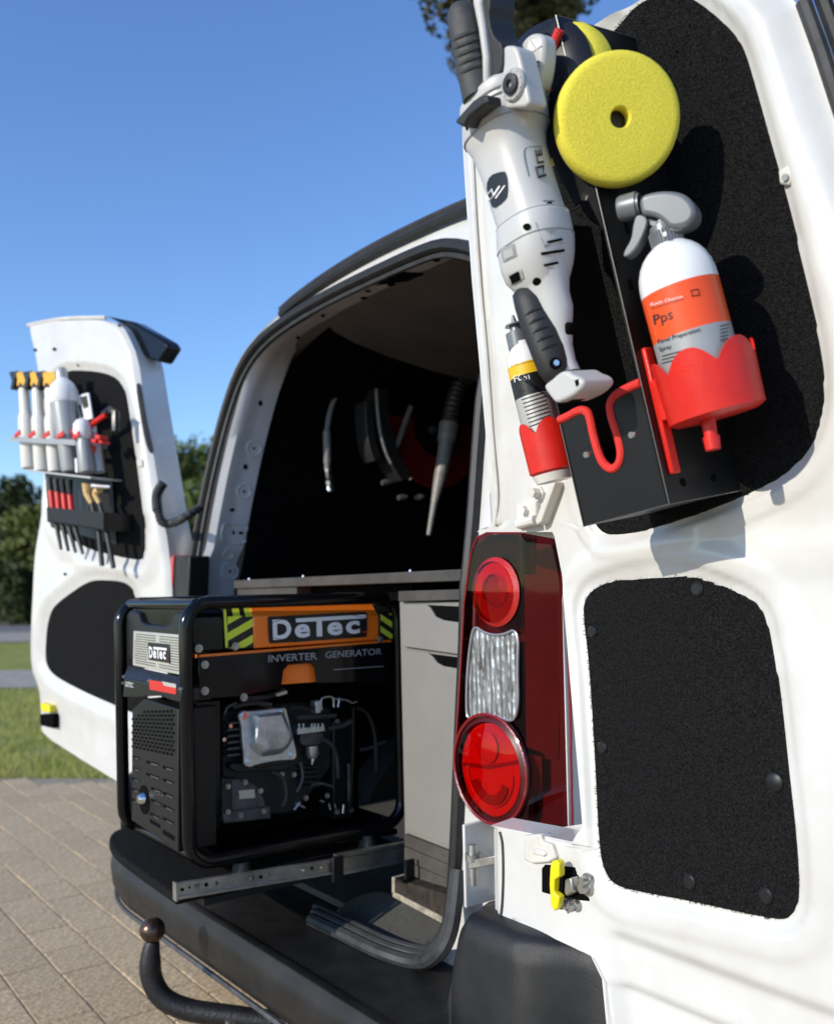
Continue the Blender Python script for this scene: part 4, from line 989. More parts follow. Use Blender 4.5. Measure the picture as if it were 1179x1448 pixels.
# carburettor
cb = side('carburettor', [(426, 1038), (458, 1035), (458, 1048), (452, 1054), (430, 1055), (425, 1050)], -.04, .04, 'engine2', gen, .003)
side('carburettor_flange', [(421, 1030), (459, 1026), (460, 1034), (421, 1039)], -.036, .045, 'alu', cb, .001)
P = hGS(441, 1054, -.058); mb = MB(); mb.lathe(P, hGS(442, 1072, -.058), [(0, .014), (.7, .0135), (1, .009)], 18); ob('float_bowl', mb, 'alu', cb)
mb = MB(); mb.lathe(hGS(442, 1071, -.058), hGS(441, 1081, -.058), [(0, .006), (.5, .006), (.5, .0035), (1, .003)], 8); ob('drain_screw', mb, 'chrome', cb)
for x in (423, 429, 441, 445, 450, 456):
    mb = MB(); mb.tube([hGS(x, 1031, -.03), hGS(x, 1023, -.03)], .002, 6); ob('linkage_pin', mb, 'alu', cb)
for pts, r, mt_ in [([(455, 1004), (455, 988), (470, 986), (472, 1000)], .0018, 'alu'), ([(480, 987), (478, 1000)], .0018, 'alu'), ([(472, 988), (490, 990), (498, 994), (505, 992)], .002, 'alu'), ([(499, 1000), (498, 1060), (494, 1145)], .004, 'gloss'), ([(493, 1080), (494, 1140)], .0028, 'engine2'), ([(420, 1015), (450, 1013), (475, 1012)], .0045, 'rubber2'), ([(466, 1030), (485, 1026), (497, 1020)], .005, 'rubber2'), ([(340, 990), (380, 985), (402, 975)], .005, 'rubber'), ([(465, 1136), (467, 1145)], .0016, 'chrome'), ([(473, 1136), (476, 1146), (480, 1146)], .0016, 'chrome'), ([(418, 1136), (431, 1142)], .002, 'alu'), ([(424, 1135), (416, 1145)], .002, 'alu'), ([(453, 1132), (458, 1134)], .002, 'alu'), ([(486, 1138), (485, 1150)], .0022, 'alu')]:
    mb = MB(); mb.tube(crom([hGS(*q, -.03) for q in pts], 4), r, 7); ob('cable_linkage', mb, mt_, en)
for pts, r, mt_ in [([(330, 1000), (345, 996), (365, 994), (384, 996)], .004, 'rubber2'), ([(318, 1010), (322, 1000), (335, 994)], .003, 'engine2'), ([(408, 1004), (420, 1000), (436, 1003), (446, 1000)], .0035, 'rubber'), ([(455, 1045), (468, 1052), (476, 1070), (478, 1100)], .004, 'rubber2'), ([(425, 1078), (428, 1100), (420, 1120)], .003, 'engine2'), ([(384, 1092), (400, 1100), (405, 1125), (400, 1140)], .0035, 'rubber2'), ([(505, 1000), (520, 1010), (530, 1040), (532, 1090)], .004, 'rubber'), ([(510, 1060), (525, 1057), (545, 1048)], .0035, 'rubber2'), ([(440, 1110), (455, 1108), (470, 1112)], .003, 'engine2')]:
    mb = MB(); mb.tube(crom([hGS(*q, -.032) for q in pts], 5), r, 8); ob('hose', mb, mt_, en)
for x, y in ((322, 1112), (322, 1148), (340, 1153), (372, 1147), (368, 1118), (346, 1106), (415, 1095), (432, 1128), (462, 1125), (476, 1020), (495, 1022), (496, 1145), (476, 1148), (398, 1095)):
    P = hGS(x, y, -.046); mb = MB(); mb.lathe(P, P+V((.007, 0, 0)), [(0, .0055), (.5, .0055), (.5, .0038), (1, .0034)], 6); ob('bolt', mb, 'steel', en)
for i in range(5):
    side('cooling_fin', [(424+i*.5, 1084+i*7), (452, 1082+i*7), (452, 1084.5+i*7), (424+i*.5, 1086.5+i*7)], -.06, .04, 'engine', en, 0)
side('maker_plate', [(338, 1118), (360, 1116), (361, 1128), (339, 1130)], -.0515, .002, 'silverp', en, 0)
side('regulator_block', [(446, 992), (453, 990), (454, 1008), (447, 1009)], -.028, .02, 'alu', en, .001)
side('plug_lead_clip', [(391, 981), (406, 976), (407, 981), (393, 985)], -.02, .01, 'silverp', en, .001)
side('air_box', [(470, 1020), (500, 1012), (500, 1155), (472, 1160)], -.07, .12, 'black', gen, .004)
mb = MB(); mb.box((-.07, -.26, .625), (.12, .09, 1.0)); ob('engine_shroud', mb, 'lining', gen)

# ================================================================== tool bracket on the right door
BW, BD, BH = .122, .133, .525
brk = thing('tool_bracket', 'black folded metal tool bracket with red edged notches on the right door', 'bracket', bp(-.06, 0, -.08))
T = .003
def bbox(name, lo, hi, mat='matt', parent=brk, bevel=.0008):
    mb = MB(); mb.box(lo, hi, bp); return ob(name, mb, mat, parent, bevel=bevel)
# right plate with two small slots near the top: strips around the slots
rp = MB(); sl0 = [(-.062, -.050, .478, .492), (-.105, -.094, .478, .492)]
rp.box((-T, 0, -BD), (0, .478, 0), bp); rp.box((-T, .492, -BD), (0, BH, 0), bp)
ns = [-BD, -.105, -.094, -.050, -.038, 0]
for i in (0, 2, 4): rp.box((-T, .478, ns[i]), (0, .492, ns[i+1]), bp)
ob('right_plate', rp, 'matt', brk)
lpt = MB(); lpt.box((-BW, 0, -BD), (-BW+T, .36, 0), bp); ob('left_plate', lpt, 'matt', brk)
bbox('back_plate', (-BW, .0, -BD), (0, .05, -BD+T)); bbox('back_plate', (-BW, .30, -BD), (0, .42, -BD+T))
bbox('bottom_plate', (-BW+T, 0, -BD+T), (-T, T, -T))
# lower front plate with the U notch (outline from its own drawing)
Upx = [(800, 590), (812, 583), (822, 580), (829, 583), (833, 592), (838, 615), (845, 640), (852, 655), (863, 663), (873, 657), (877, 640), (872, 615), (864, 590), (862, 572), (868, 560), (880, 552), (897, 544)]
def uvB(x, y): 
    P = hB(x, y)-BO; return P.dot(UU), P.dot(VV)
Uuv = [uvB(*q) for q in Upx]
Us = crom([V((a, b, 0)) for a, b in Uuv], 4)
Us[0] = V((-BW, Us[0].y, 0)); Us[-1] = V((-.0005, Us[-1].y, 0))
mb = MB(); mb.prism([bp(p.x, p.y, 0) for p in [V((-BW, .0, 0)), V((-.0005, .0, 0))]+list(reversed(Us))], NB*-T); fpl = ob('front_plate', mb, 'matt', brk)
mb = MB(); mb.tube([bp(p.x, p.y, -.001) for p in Us], .0049, 10); ob('notch_trim', mb, 'redrough', brk)
for x, y in ((829, 643), (893, 615)):
    P = hB(x, y, .0); mb = MB(); mb.lathe(P, P+NB*.002, [(0, .0045), (1, .0035)], 12); ob('rivet', mb, 'chrome', fpl)
# upper front plate with its own notch on the left
up_uv = [(-.001, BH-.004), (-.001, .285), (-.014, .335), (-.032, .335), (-.045, .38), (-.052, .43), (-.038, .46), (-.024, .495), (-.008, BH-.004)]
mb = MB(); mb.prism([bp(a, b, 0) for a, b in up_uv], NB*-T); up2 = ob('front_plate', mb, 'matt', brk)
rt_ = crom([hB(*q, .004) for q in [(777, 132), (775, 118), (777, 90), (783, 62), (791, 42)]], 5)
mb = MB(); mb.tube(rt_, .0049, 10); ob('notch_trim', mb, 'redrough', brk)
P = hB(826, 279, .0); mb = MB(); mb.lathe(P, P+NB*.002, [(0, .0045), (1, .0035)], 12); ob('rivet', mb, 'chrome', up2)
for (x, y), r in (((965, 682), .0045), ((1008, 676), .004)):
    P = hBR(x, y); mb = MB(); mb.lathe(P, P+UU*.001, [(0, r), (1, r)], 14); ob('slot', mb, 'dark', brk)
for x, y in ((885, 330), (890, 410)):
    P = hBR(x, y, .0004); mb = MB(); mb.prism([P, P+VV*.012, P+VV*.012-NB*.006, P-NB*.006], UU*.0004); ob('slot', mb, 'dark', brk)

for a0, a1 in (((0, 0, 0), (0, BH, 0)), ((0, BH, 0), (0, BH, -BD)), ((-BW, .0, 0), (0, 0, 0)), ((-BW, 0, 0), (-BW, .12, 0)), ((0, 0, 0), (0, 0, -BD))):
    mb = MB(); mb.tube([bp(*a0), bp(*a1)], .0006, 6); ob('lit_edge', mb, 'edgelit', brk)  # paler tubes paint the light caught along the plate edges
# foam pad on an angled mount
pc = hBR(872, 170, .034)
vr = (CAM-pc).normalized(); pn = (vr*cos(radians(20))+(RT*.75+UP*.66)*sin(radians(20))).normalized()
pad = thing('polishing_pad', 'large round yellow foam polishing pad mounted on the black bracket', 'pad', pc)
R0_ = pxm(89, pc); th = .024
pcf = pc+pn*th*.5; pcb = pc-pn*th*.5
prof = [(0, .0105), (0, R0_*.90), (.06, R0_*.965), (.22, R0_), (.62, R0_), (.86, R0_*.975), (.97, R0_*.93), (1., R0_*.86), (1., R0_*.5), (1., .0112), (.93, .0100), (.3, .0100)]
mb = MB(); mb.lathe(pcb, pcf, prof, 72, False); ob('foam_disc', mb, 'foam', pad, smooth=50)
mb = MB(); mb.lathe(pcb+pn*.004, pcb+pn*.006, [(0, .012), (1, .012)], 20); ob('backing', mb, 'lblack', pad)
a_ = hBR(872, 170, 0.0); mb = MB(); mb.lathe(a_, pcb, [(0, .03), (.3, .03), (.4, .022), (1, .022)], 24); ob('pad_mount', mb, 'black', brk)
mb = MB(); mb.lathe(pcb-pn*.006, pcb-pn*.0005, [(0, .055), (.4, .062), (1, .062)], 36); ob('pad_mount', mb, 'black', brk)

# ------------------------------------------------------------------ spray bottle with holder
def axis_from_px(pb, pt, fn): return fn(*pb), fn(*pt)
hSP = lambda x, y: hBR(x, y, .052)
Bb = hSP(1008, 588); Bt = hSP(944, 346); ax = (Bt-Bb); axn = ax.normalized(); r_ = pxm(54, (Bb+Bt)/2)
spb = thing('spray_bottle', 'white spray bottle with orange and grey label and silver trigger head', 'bottle', Bb)
prof = [(0, r_*.9), (.02, r_), (.76, r_), (.80, r_*.99), (.85, r_*.95), (.90, r_*.86), (.94, r_*.74), (.97, r_*.60), (.99, r_*.47), (1.0, r_*.40), (1.02, r_*.38)]
bmb = MB(); bmb.lathe(Bb, Bt, prof, 48); ob('bottle_body', bmb, 'bottle', spb, smooth=50)
def band(name, t0, t1, k, mat, parent, p0, p1, r, seg=48):
    mb = MB(); mb.lathe(p0, p1, [(t0, r*k), (t1, r*k)], seg, False); return ob(name, mb, mat, parent), mb
def t_at(x, y): # parameter along bottle axis from silhouette-centre pixel
    P = hSP(x, y); return (P-Bb).dot(axn)/ax.length
b1, m1 = band('orange_label', t_at(985, 473), t_at(968, 409), 1.004, 'lorange', spb, Bb, Bt, r_)
b2, m2 = band('grey_label', .06, t_at(985, 473), 1.004, 'lgrey', spb, Bb, Bt, r_)
sB = on_bvh(m1.bvh()); sB2 = on_bvh(m2.bvh())
text('label_lettering', 'Pps', [(926, 464), (952, 455), (949, 436), (923, 446)], sB, 'ink', b1, .0008, bold=.004)
text('label_lettering', 'Koch Chemie', [(921, 433), (965, 421), (964, 417), (920, 428)], sB, 'inkw', b1, .0008)
text('label_lettering', 'ExcellenceForExperts', [(922, 438), (966, 424.5), (965, 421.5), (921, 434.5)], sB, 'ink', b1, .0008)
mb = MB(); q = [sB(*p) for p in ((976, 411), (986, 409), (988, 417), (978, 419))]; mb.tube([p+n*.0008 for p, n in q], .0005, 4, closed=True); ob('label_icon', mb, 'ink', b1)
text('label_lettering', 'Panel Preparation', [(931, 488), (990, 470.5), (988.5, 462.5), (929.5, 480)], sB2, 'ink', b2, .0008, bold=.006)
text('label_lettering', 'Spray', [(933, 499), (950, 494), (948.5, 486.5), (931.5, 491)], sB2, 'ink', b2, .0008, bold=.006)
for i in range(3): decal('label_line', [(936, 504.5+i*5), (962, 497.5+i*5), (961.8, 496+i*5), (935.8, 503+i*5)], sB2, 'ink', b2, .0008, 4, 1)
for i in range(5): decal('label_line', [(1017, 462.5+i*5), (1029, 459.5+i*5), (1028.7, 458+i*5), (1016.7, 461+i*5)], sB2, 'ink', b2, .0008, 3, 1)
# collar and trigger head
Cb = hSP(946, 352); Ct = hSP(936, 318)
mb = MB(); rc = pxm(21.5, Cb); mb.lathe(Cb, Ct, [(0, rc), (.15, rc*1.03), (.75, rc*.98), (1, rc*.86)], 28)
for i in range(28):
    a = 2*pi*i/28
cl_ = ob('collar', mb, 'sprayer', spb)
axc = (Ct-Cb).normalized(); e1 = axc.orthogonal().normalized(); e2 = axc.cross(e1)
for i in range(30):
    a = 2*pi*i/30; d_ = e1*cos(a)+e2*sin(a); mb = MB(); mb.tube([Cb+d_*rc+axc*.003, Cb+d_*rc+(Ct-Cb)*.75], .0011, 5); ob('collar_rib', mb, 'sprayer', cl_)
def hHd(x, y, off=0.): # plane of the trigger head (through the axis, facing the camera side)
    n = (CAM-Ct); n = n-axn*n.dot(axn); n.normalize(); n = (n*.9+NB*.44).normalized(); n = (n-axn*n.dot(axn)).normalized()
    return hit(x, y, Ct+n*off, n), n
hn = hHd(930, 300)[1]
def headpart(name, pts, th, mat, it=2, bev=.004, c=0.):
    mb = MB(); mb.prism([hHd(p[0], p[1], c+th/2)[0] for p in (chaikin(P2(pts), it) if it else P2(pts))], hn*-th); return ob(name, mb, mat, spb, bevel=bev, seg=4)
headpart('trigger_head', [(902, 277), (925, 270), (950, 269), (968, 274), (979, 286), (983, 298), (980, 310), (972, 318), (962, 322), (946, 323), (938, 315), (928, 307), (915, 304), (905, 303)], .034, 'sprayer', 2, .010)
na, nb_ = hHd(905, 289)[0], hHd(875, 296)[0]
mb = MB(); mb.lathe(na, nb_, [(0, .0115), (.12, .0115), (.14, .0135), (.85, .013), (1, .0118), (1, .004), (.9, .0035)], 24, False); ob('nozzle', mb, 'sprayer', spb)
headpart('trigger_lever', [(899, 303), (911, 304), (916, 312), (910, 330), (901, 348), (889, 362), (880, 364), (882, 354), (892, 338), (894, 318)], .022, 'sprayer', 2, .005)
headpart('piston', [(913, 306), (934, 313), (940, 325), (924, 322), (914, 316)], .012, 'sprayer', 1, .003)
headpart('head_neck', [(925, 305), (966, 312), (966, 326), (930, 330)], .026, 'sprayer', 1, .006)
P, _n = hHd(938, 335, .022); mb = MB(); mb.prism([P, P+UU*.004, P+UU*.004+VV*.004, P+VV*.004], hn*.001); ob('lock_mark', mb, 'inkw', cl_)
# red cup holder
def cup(name, label, pb, pt, r, tips, h_tip, amp, ph, plate=None, stem=None):
    pb = V(pb); pt = V(pt); ax_ = (pt-pb); n_ax = ax_.normalized(); e1 = (UU-n_ax*UU.dot(n_ax)).normalized(); e2 = n_ax.cross(e1)
    t = thing(name, label, 'holder', pb); S = 96; mb = MB(); rings = []
    def rim(a): return ax_.length*(1-amp*(1-abs(cos(tips*a/2+ph)))**1.15)
    for kk, (rr, hh) in enumerate([(.86, 0), (1., .05), (1.02, .5), (1.05, 1.), (1.0, 1.), (.955, .5), (.94, .08), (.8, .05)]):
        ring = []
        for i in range(S):
            a = 2*pi*i/S; H = rim(a)*hh if hh > .4 else ax_.length*hh
            ring.append(pb+n_ax*H+(e1*cos(a)+e2*sin(a))*r*rr)
        rings.append(ring)
    mb.loft(rings, True, True); ob('cup', mb, 'red', t, smooth=45); return t, n_ax
cb_, ct_ = hSP(1014, 590), hSP(990, 497)
hold, nx = cup('bottle_holder', 'red scalloped bottle cup holding the spray bottle on the bracket side', cb_, ct_, pxm(67, cb_), 6, 1, .28, .6)
mb = MB(); q = [hBR(*p, .0005) for p in [(922, 517), (930, 514), (962, 640), (950, 646)]]; 
q = [BO+UU*.0005+VV*v+NB*n for v, n in ((.165, -.010), (.165, -.024), (.03, -.024), (.03, -.010))]
mb.prism(q, UU*.006); ob('mounting_plate', mb, 'red', hold, bevel=.002)
A = hSP(1000, 590); B_ = hSP(1008, 636); mb = MB(); mb.lathe(A, B_, [(0, .0075), (.6, .0065), (.6, .0085), (1, .0075)], 16); ob('drain_stem', mb, 'red', hold)
mb = MB(); cpt = cb_+nx*.03; mb.box((.002, .085, -.060), (.03, .13, -.010), bp); ob('cup_arm', mb, 'red', hold, bevel=.002)

# ------------------------------------------------------------------ polish bottle with its own cup, left of the bracket
def hF(x, y): return hB(x, y, -.05)
Fb = hF(781, 672); Ft = hF(737, 488); fr_ = pxm(27, Fb); fax = (Ft-Fb).normalized()
fb = thing('polish_bottle', 'white polish bottle with yellow, black and silver label beside the polisher handle', 'bottle', Fb)
prof = [(0, fr_*.9), (.02, fr_), (.84, fr_), (.90, fr_*.93), (.96, fr_*.72), (1.0, fr_*.52), (1.02, fr_*.5)]
mb = MB(); mb.lathe(Fb, Ft, prof, 40); ob('bottle_body', mb, 'bottle', fb, smooth=50)
def tF(x, y): return (hF(x, y)-Fb).dot(fax)/(Ft-Fb).length
y1, ym1 = band('yellow_label', .755, .845, 1.006, 'lyel', fb, Fb, Ft, fr_); k1, km1 = band('black_label', .60, .755, 1.006, 'lblack', fb, Fb, Ft, fr_); g1, gm1 = band('silver_label', .05, .60, 1.006, 'lgrey2', fb, Fb, Ft, fr_)
sK = on_bvh(km1.bvh()); sG = on_bvh(gm1.bvh()); sY = on_bvh(ym1.bvh())
text('label_lettering', 'F6', [(728, 541), (739, 537), (736.8, 528), (725.8, 532)], sK, 'inkw', k1, .0008, bold=.006)
text('label_lettering', '01', [(740.5, 539), (749, 536), (747.5, 530), (739, 533)], sK, 'inkw', k1, .0008, bold=.006)
text('label_lettering', 'Fine Cut', [(734, 556), (754, 550), (753, 545), (733, 551)], sG, 'ink', g1, .0008, bold=.01)
for i in range(8): decal('label_line', [(738+i*1.6, 566+i*5.4), (771+i*1.2, 555+i*5.4), (770.7+i*1.2, 553.6+i*5.4), (737.7+i*1.6, 564.6+i*5.4)], sG, 'ink', g1, .0008, 5, 1)
text('label_lettering', 'ExcellenceForExperts', [(723, 519), (757, 510), (756.5, 508), (722.5, 517)], sY, 'ink', y1, .0008)
Nb_ = hF(735, 492); Nt_ = hF(726, 452); mb = MB(); rr = fr_*.60
mb.lathe(Nb_, Nt_, [(0, rr), (.55, rr*.98), (.56, rr*.55), (.78, rr*.5), (.79, rr*.9), (.84, rr*.85), (.85, rr*.3), (1.15, rr*.12)], 24); ob('cap', mb, 'sprayer', fb, smooth=40)
cb2, ct2 = hF(782, 669), hF(766, 596)
h2, nx2 = cup('bottle_holder', 'red scalloped bottle cup holding the yellow labelled polish bottle', cb2, ct2, pxm(33, cb2), 5, 1, .26, 1.4)
mb = MB(); mb.box((-BW-.012, .06, -.075), (-BW-.0005, .17, -.03), bp); ob('mounting_plate', mb, 'red', h2, bevel=.002)
mb = MB(); mb.lathe(cb2-nx2*.010, cb2, [(0, pxm(26, cb2)), (1, pxm(30, cb2))], 30); ob('bottle_foot', mb, 'bottlec', fb)

# ------------------------------------------------------------------ polisher
pl = thing('polisher', 'white and black machine polisher hanging head up in the bracket notch', 'polisher', bp(-.055, .15, .05))
PO = .052
def stn(x, y, hw):
    P = hB(x, y, PO); return P, pxm(hw, P)
def rings_of(st, sx=1.0, ex=2.6, seg=32, n_dir=None):
    out = []
    for x, y, hw in st:
        P, r = stn(x, y, hw); ring = []
        for i in range(seg):
            a = 2*pi*i/seg; c, s_ = cos(a), sin(a); k = (abs(c)**ex+abs(s_)**ex)**(-1/ex)
            ring.append(P+UU*(r*c*k)+NB*(r*s_*k*sx)-VV*(0))
        out.append(ring)
    return out
def tilt(rings, f):     # shear rings so that circular seams look tilted as on a real tool: no-op helper kept simple
    return rings
mh = MB(); mh.loft(rings_of([(712, 140, 55), (713, 152, 58), (714, 176, 59), (716, 190, 58), (719, 206, 51), (723, 222, 48), (730, 244, 47), (738, 270, 46.5), (748, 302, 46.5), (752, 313, 46.5)], .95), True, True)
mho = ob('motor_housing', mh, 'pol', pl, smooth=30)
rh = MB(); rh.loft(rings_of([(751, 311, 48), (753, 316, 50), (755, 332, 51.5), (758, 352, 52), (760, 372, 50), (762, 388, 46), (766, 402, 38), (770, 416, 29)], .95), True, True)
rho = ob('rear_housing', rh, 'pol', pl, smooth=30)
S1 = on_bvh(mh.bvh()); S2 = on_bvh(rh.bvh())
for st_, par in (((716, 190, 58.6), mho), ((752, 313, 48.6), rho), ((757, 346, 52.3), rho), ((714, 160, 59.4), mho)):
    mbs = MB(); mbs.tube(rings_of([st_], .95)[0], .0008, 5, closed=True); ob('seam_line', mbs, 'inkg', par)
# logo field, brand lettering, vents, holes
patch('badge', [(688, 262), (694, 248), (708, 243), (717, 243), (719, 276), (712, 286), (698, 296), (693, 282)], S1, 'lblack', mho, .0012, 1)
decal('badge_lettering', [(700, 278), (709, 264), (707, 262.5), (698, 276.5)], S1, 'inkw', mho, .002, 3, 1); decal('badge_lettering', [(703, 281), (716, 263), (714.5, 262), (701.5, 280)], S1, 'inkw', mho, .002, 3, 1)
mb = MB(); q = [S1(*p) for p in ((691, 275), (697, 268), (700, 276), (694, 283))]; mb.tube([p+n*.0018 for p, n in q], .0012, 4, closed=True); ob('badge_icon', mb, 'inkw', mho)
text('tool_lettering', 'LE', [(759, 233), (755, 213), (764, 211), (768, 231)], S1, 'ink', mho, .0012, bold=.03)
mb = MB(); q = [S1(*p) for p in ((757, 238), (767, 235), (770, 248), (760, 251))]; mb.tube([p+n*.001 for p, n in q], .0016, 4, closed=True); ob('tool_lettering', mb, 'ink', mho)
mb = MB(); q = [S1(*p) for p in ((747, 249), (740, 214), (758, 207), (766, 208))]; mb.tube(crom([p+n*.0003 for p, n in q], 4), .0009, 4); ob('panel_line', mb, 'inkg', mho)
mb = MB(); q = [S2(*p) for p in [(705, 328), (722, 318), (745, 312), (770, 302), (800, 295)]]
seam = crom([S2(*p)[0]+S2(*p)[1]*.0004 for p in [(706, 330), (718, 322), (735, 315.5), (752, 311.5), (772, 302)]], 5) if False else None
def vent(quad, surf=S2, parent=rho, mat='dark'): decal('vent_slot', quad, surf, mat, parent, .0009, 5, 2)
vent([(773, 345), (794, 340), (794, 336.5), (773, 341)]); vent([(765, 361), (797, 356), (797, 352), (764, 357)]); vent([(769, 377), (789, 373), (788, 369.5), (768, 373.5)])
def hole(x, y, rx, ry, surf, parent, mat='dark', off=.001):
    patch('screw_hole', [(x+rx*cos(2*pi*i/16), y+ry*sin(2*pi*i/16)) for i in range(16)], surf, mat, parent, off)
hole(745, 321, 5.5, 5, S2, rho); hole(759, 398, 6, 6, S2, rho); hole(776, 290, 4.5, 4.5, S1, mho)
decal('speed_dial_window', [(712, 371), (731, 362), (727, 344), (708, 352)], S2, 'inkg', rho, .001)
decal('speed_dial', [(715, 367), (728, 361), (725, 350), (713, 355)], S2, 'lgrey2', rho, .0018)
decal('switch_bezel', [(721, 403), (741, 393), (737, 380), (718, 388)], S2, 'pol2', rho, .001)
decal('power_switch', [(725, 401), (737, 395), (734, 383), (721, 390)], S2, 'dark', rho, .0018)
decal('recess', [(773, 329), (786, 326), (785, 323), (772, 325)], S2, 'inkg', rho, .001)
mb = MB(); q = [S2(*p) for p in ((757, 307+8), (768, 345), (772, 347), (795, 343))]; mb.tube(crom([p+n*.0002 for p, n in q], 4), .0009, 4); ob('panel_line', mb, 'inkg', rho)
mb = MB(); q = [S1(*p) for p in ((768, 284), (782, 284), (785, 298), (770, 300))]; mb.tube([p+n*.0004 for p, n in q], .0008, 4, closed=True); ob('panel_line', mb, 'inkg', mho)
# rear handle: pale spine, dark rubber grip, foot
hd = MB()
def strand(st, sx, off=0.):
    out = []
    for x, y, hw, o_ in st:
        P = hB(x, y, PO+o_); r = pxm(hw, P); out.append([P+UU*(r*cos(2*pi*i/24))+NB*(r*sx*sin(2*pi*i/24)) for i in range(24)])
    return out
hd.loft(strand([(764, 384, 44, 0), (770, 402, 36, 0), (777, 420, 29, 0), (784, 440, 27, 0), (789, 466, 21, 0), (793, 492, 17, 0), (797, 512, 17, 0), (800, 528, 21, 0)], .95), True, True); hnd = ob('handle', hd, 'pol', pl, smooth=40)
gp = MB(); gp.loft(strand([(745, 408, 15, .012), (747, 414, 21.5, .012), (753, 430, 24, .012), (760, 450, 25, .012), (768, 472, 25, .012), (776, 498, 23.5, .012), (784, 524, 21, .012), (787, 536, 16, .012), (788, 540, 9, .012)], 1.15), True, True); grp = ob('handle_grip', gp, 'grip2', pl, smooth=40)
SG = on_bvh(gp.bvh())
for i in range(5):
    a0 = V((742, 447))+V((5.5, 12.5))*i; q = [SG(*(a0+V((24*t, -11*t-3*sin(pi*t))))) for t in (0, .25, .5, .75, 1)]
    mb = MB(); mb.tube([p+n*.0002 for p, n in q], [.0004, .0016, .0019, .0016, .0004], 6); ob('grip_ridge', mb, 'grip2', grp)
P, n_ = SG(785, 514); mb = MB(); mb.lathe(P-n_*.001, P+n_*.0012, [(0, .0062), (1, .0062)], 18); ob('screw_recess', mb, 'dark', grp)
mb = MB(); mb.lathe(P+n_*.0012+UU*.001, P+n_*.002+UU*.001, [(0, .0032), (1, .003)], 14); ob('screw', mb, 'chrome', grp)
mb = MB(); mb.prism([hB(p[0], p[1], PO+.024) for p in chaikin(P2([(766, 546), (778, 537), (790, 526), (800, 524), (808, 530), (820, 534), (825, 541), (822, 550), (810, 560), (796, 567), (785, 571), (778, 563)]), 2)], NB*-.048); ft_ = ob('handle_foot', mb, 'pol', pl, bevel=.010, smooth=50, seg=4)
mb = MB(); mb.prism([hB(p[0], p[1], PO+.0245) for p in [(812, 538), (817, 536), (818, 544), (814, 547)]], NB*-.001); ob('screw_recess', mb, 'dark', ft_)
mb = MB(); mb.prism([hB(p[0], p[1], PO+.012) for p in [(792, 568), (806, 562), (820, 553), (822, 557), (808, 566), (796, 571)]], NB*-.02); ob('foot_opening', mb, 'dark', ft_)
mb = MB(); mb.prism([hB(p[0], p[1], PO+.005) for p in [(793, 455), (804, 456), (803, 470), (797, 476)]], NB*-.014); ob('trigger_switch', mb, 'dark', pl, bevel=.003)
# front collar, gear head, vents
cl2 = MB(); cl2.loft(rings_of([(711, 132, 53), (712, 139, 60), (713, 147, 61), (713.5, 152, 60), (714, 154, 57)], .97), True, True); clo = ob('front_collar', cl2, 'pol', pl, smooth=30)
SC_ = on_bvh(cl2.bvh())
mb = MB(); q = [(642, 173), (645, 168), (668, 142), (676, 137), (688, 133), (690, 146), (682, 150), (662, 166), (655, 180)]
mb.prism([hB(*p, PO+.060) for p in q], NB*-.02); ob('spindle_lock', mb, 'grip2', pl, bevel=.004)
decal('collar_slot', [(717, 157), (761, 155), (761, 150), (717, 151)], SC_, 'dark', clo, .0012)
decal('collar_mark', [(671, 172), (676, 171), (675, 163), (670, 164)], S1, 'dark', mho, .001); decal('collar_mark', [(660, 185), (663, 181), (661, 175), (658, 178)], S1, 'dark', mho, .001)
gh = MB()
def head_ring(pts, off): return [hB(p[0], p[1], PO+off) for p in chaikin(P2(pts), 1)]
hq = [(652, 140), (668, 124), (690, 112), (703, 104), (709, 96), (709, 64), (728, 64), (733, 76), (740, 105), (746, 132), (749, 151), (716, 153), (668, 168), (655, 178)]
mb = MB(); mb.prism([hB(p[0], p[1], PO+.030) for p in chaikin(P2(hq), 1)], NB*-.026); ghd = ob('gear_head', mb, 'pol', pl, bevel=.010, smooth=50, seg=4)
sH = on_plane(lambda x, y: hB(x, y, PO+.030), NB)
mb = MB(); P = hB(727, 120, PO+.030); mb.lathe(P, P+NB*.004, [(0, .0155), (.5, .0155), (1, .014)], 32); ob('bolt_boss', mb, 'pol2', ghd)
mb = MB(); mb.lathe(P+NB*.0035, P+NB*.008, [(0, .0098), (.8, .0098), (1, .0085), (1, .004), (.6, .0035)], 28, False); ob('hex_bolt', mb, 'grip2', ghd)
for i in range(9):
    a = 2*pi*i/9; c_ = P+NB*.0042+UU*(.0128*cos(a))+VV*(.0128*sin(a)); mb = MB(); mb.lathe(c_, c_+NB*.0006, [(0, .0013), (1, .0011)], 8); ob('boss_mark', mb, 'pol', ghd)
for i in range(4):
    decal('head_vent', [(695+(i == 0)*4-(i > 1)*1, 122+i*6), (713+(i > 1)*4-(i == 0)*2, 118.5+i*6), (713+(i > 1)*4-(i == 0)*2, 116+i*6), (695+(i == 0)*4-(i > 1)*1, 119.5+i*6)], sH, 'dark', ghd, .0008, 2, 1)
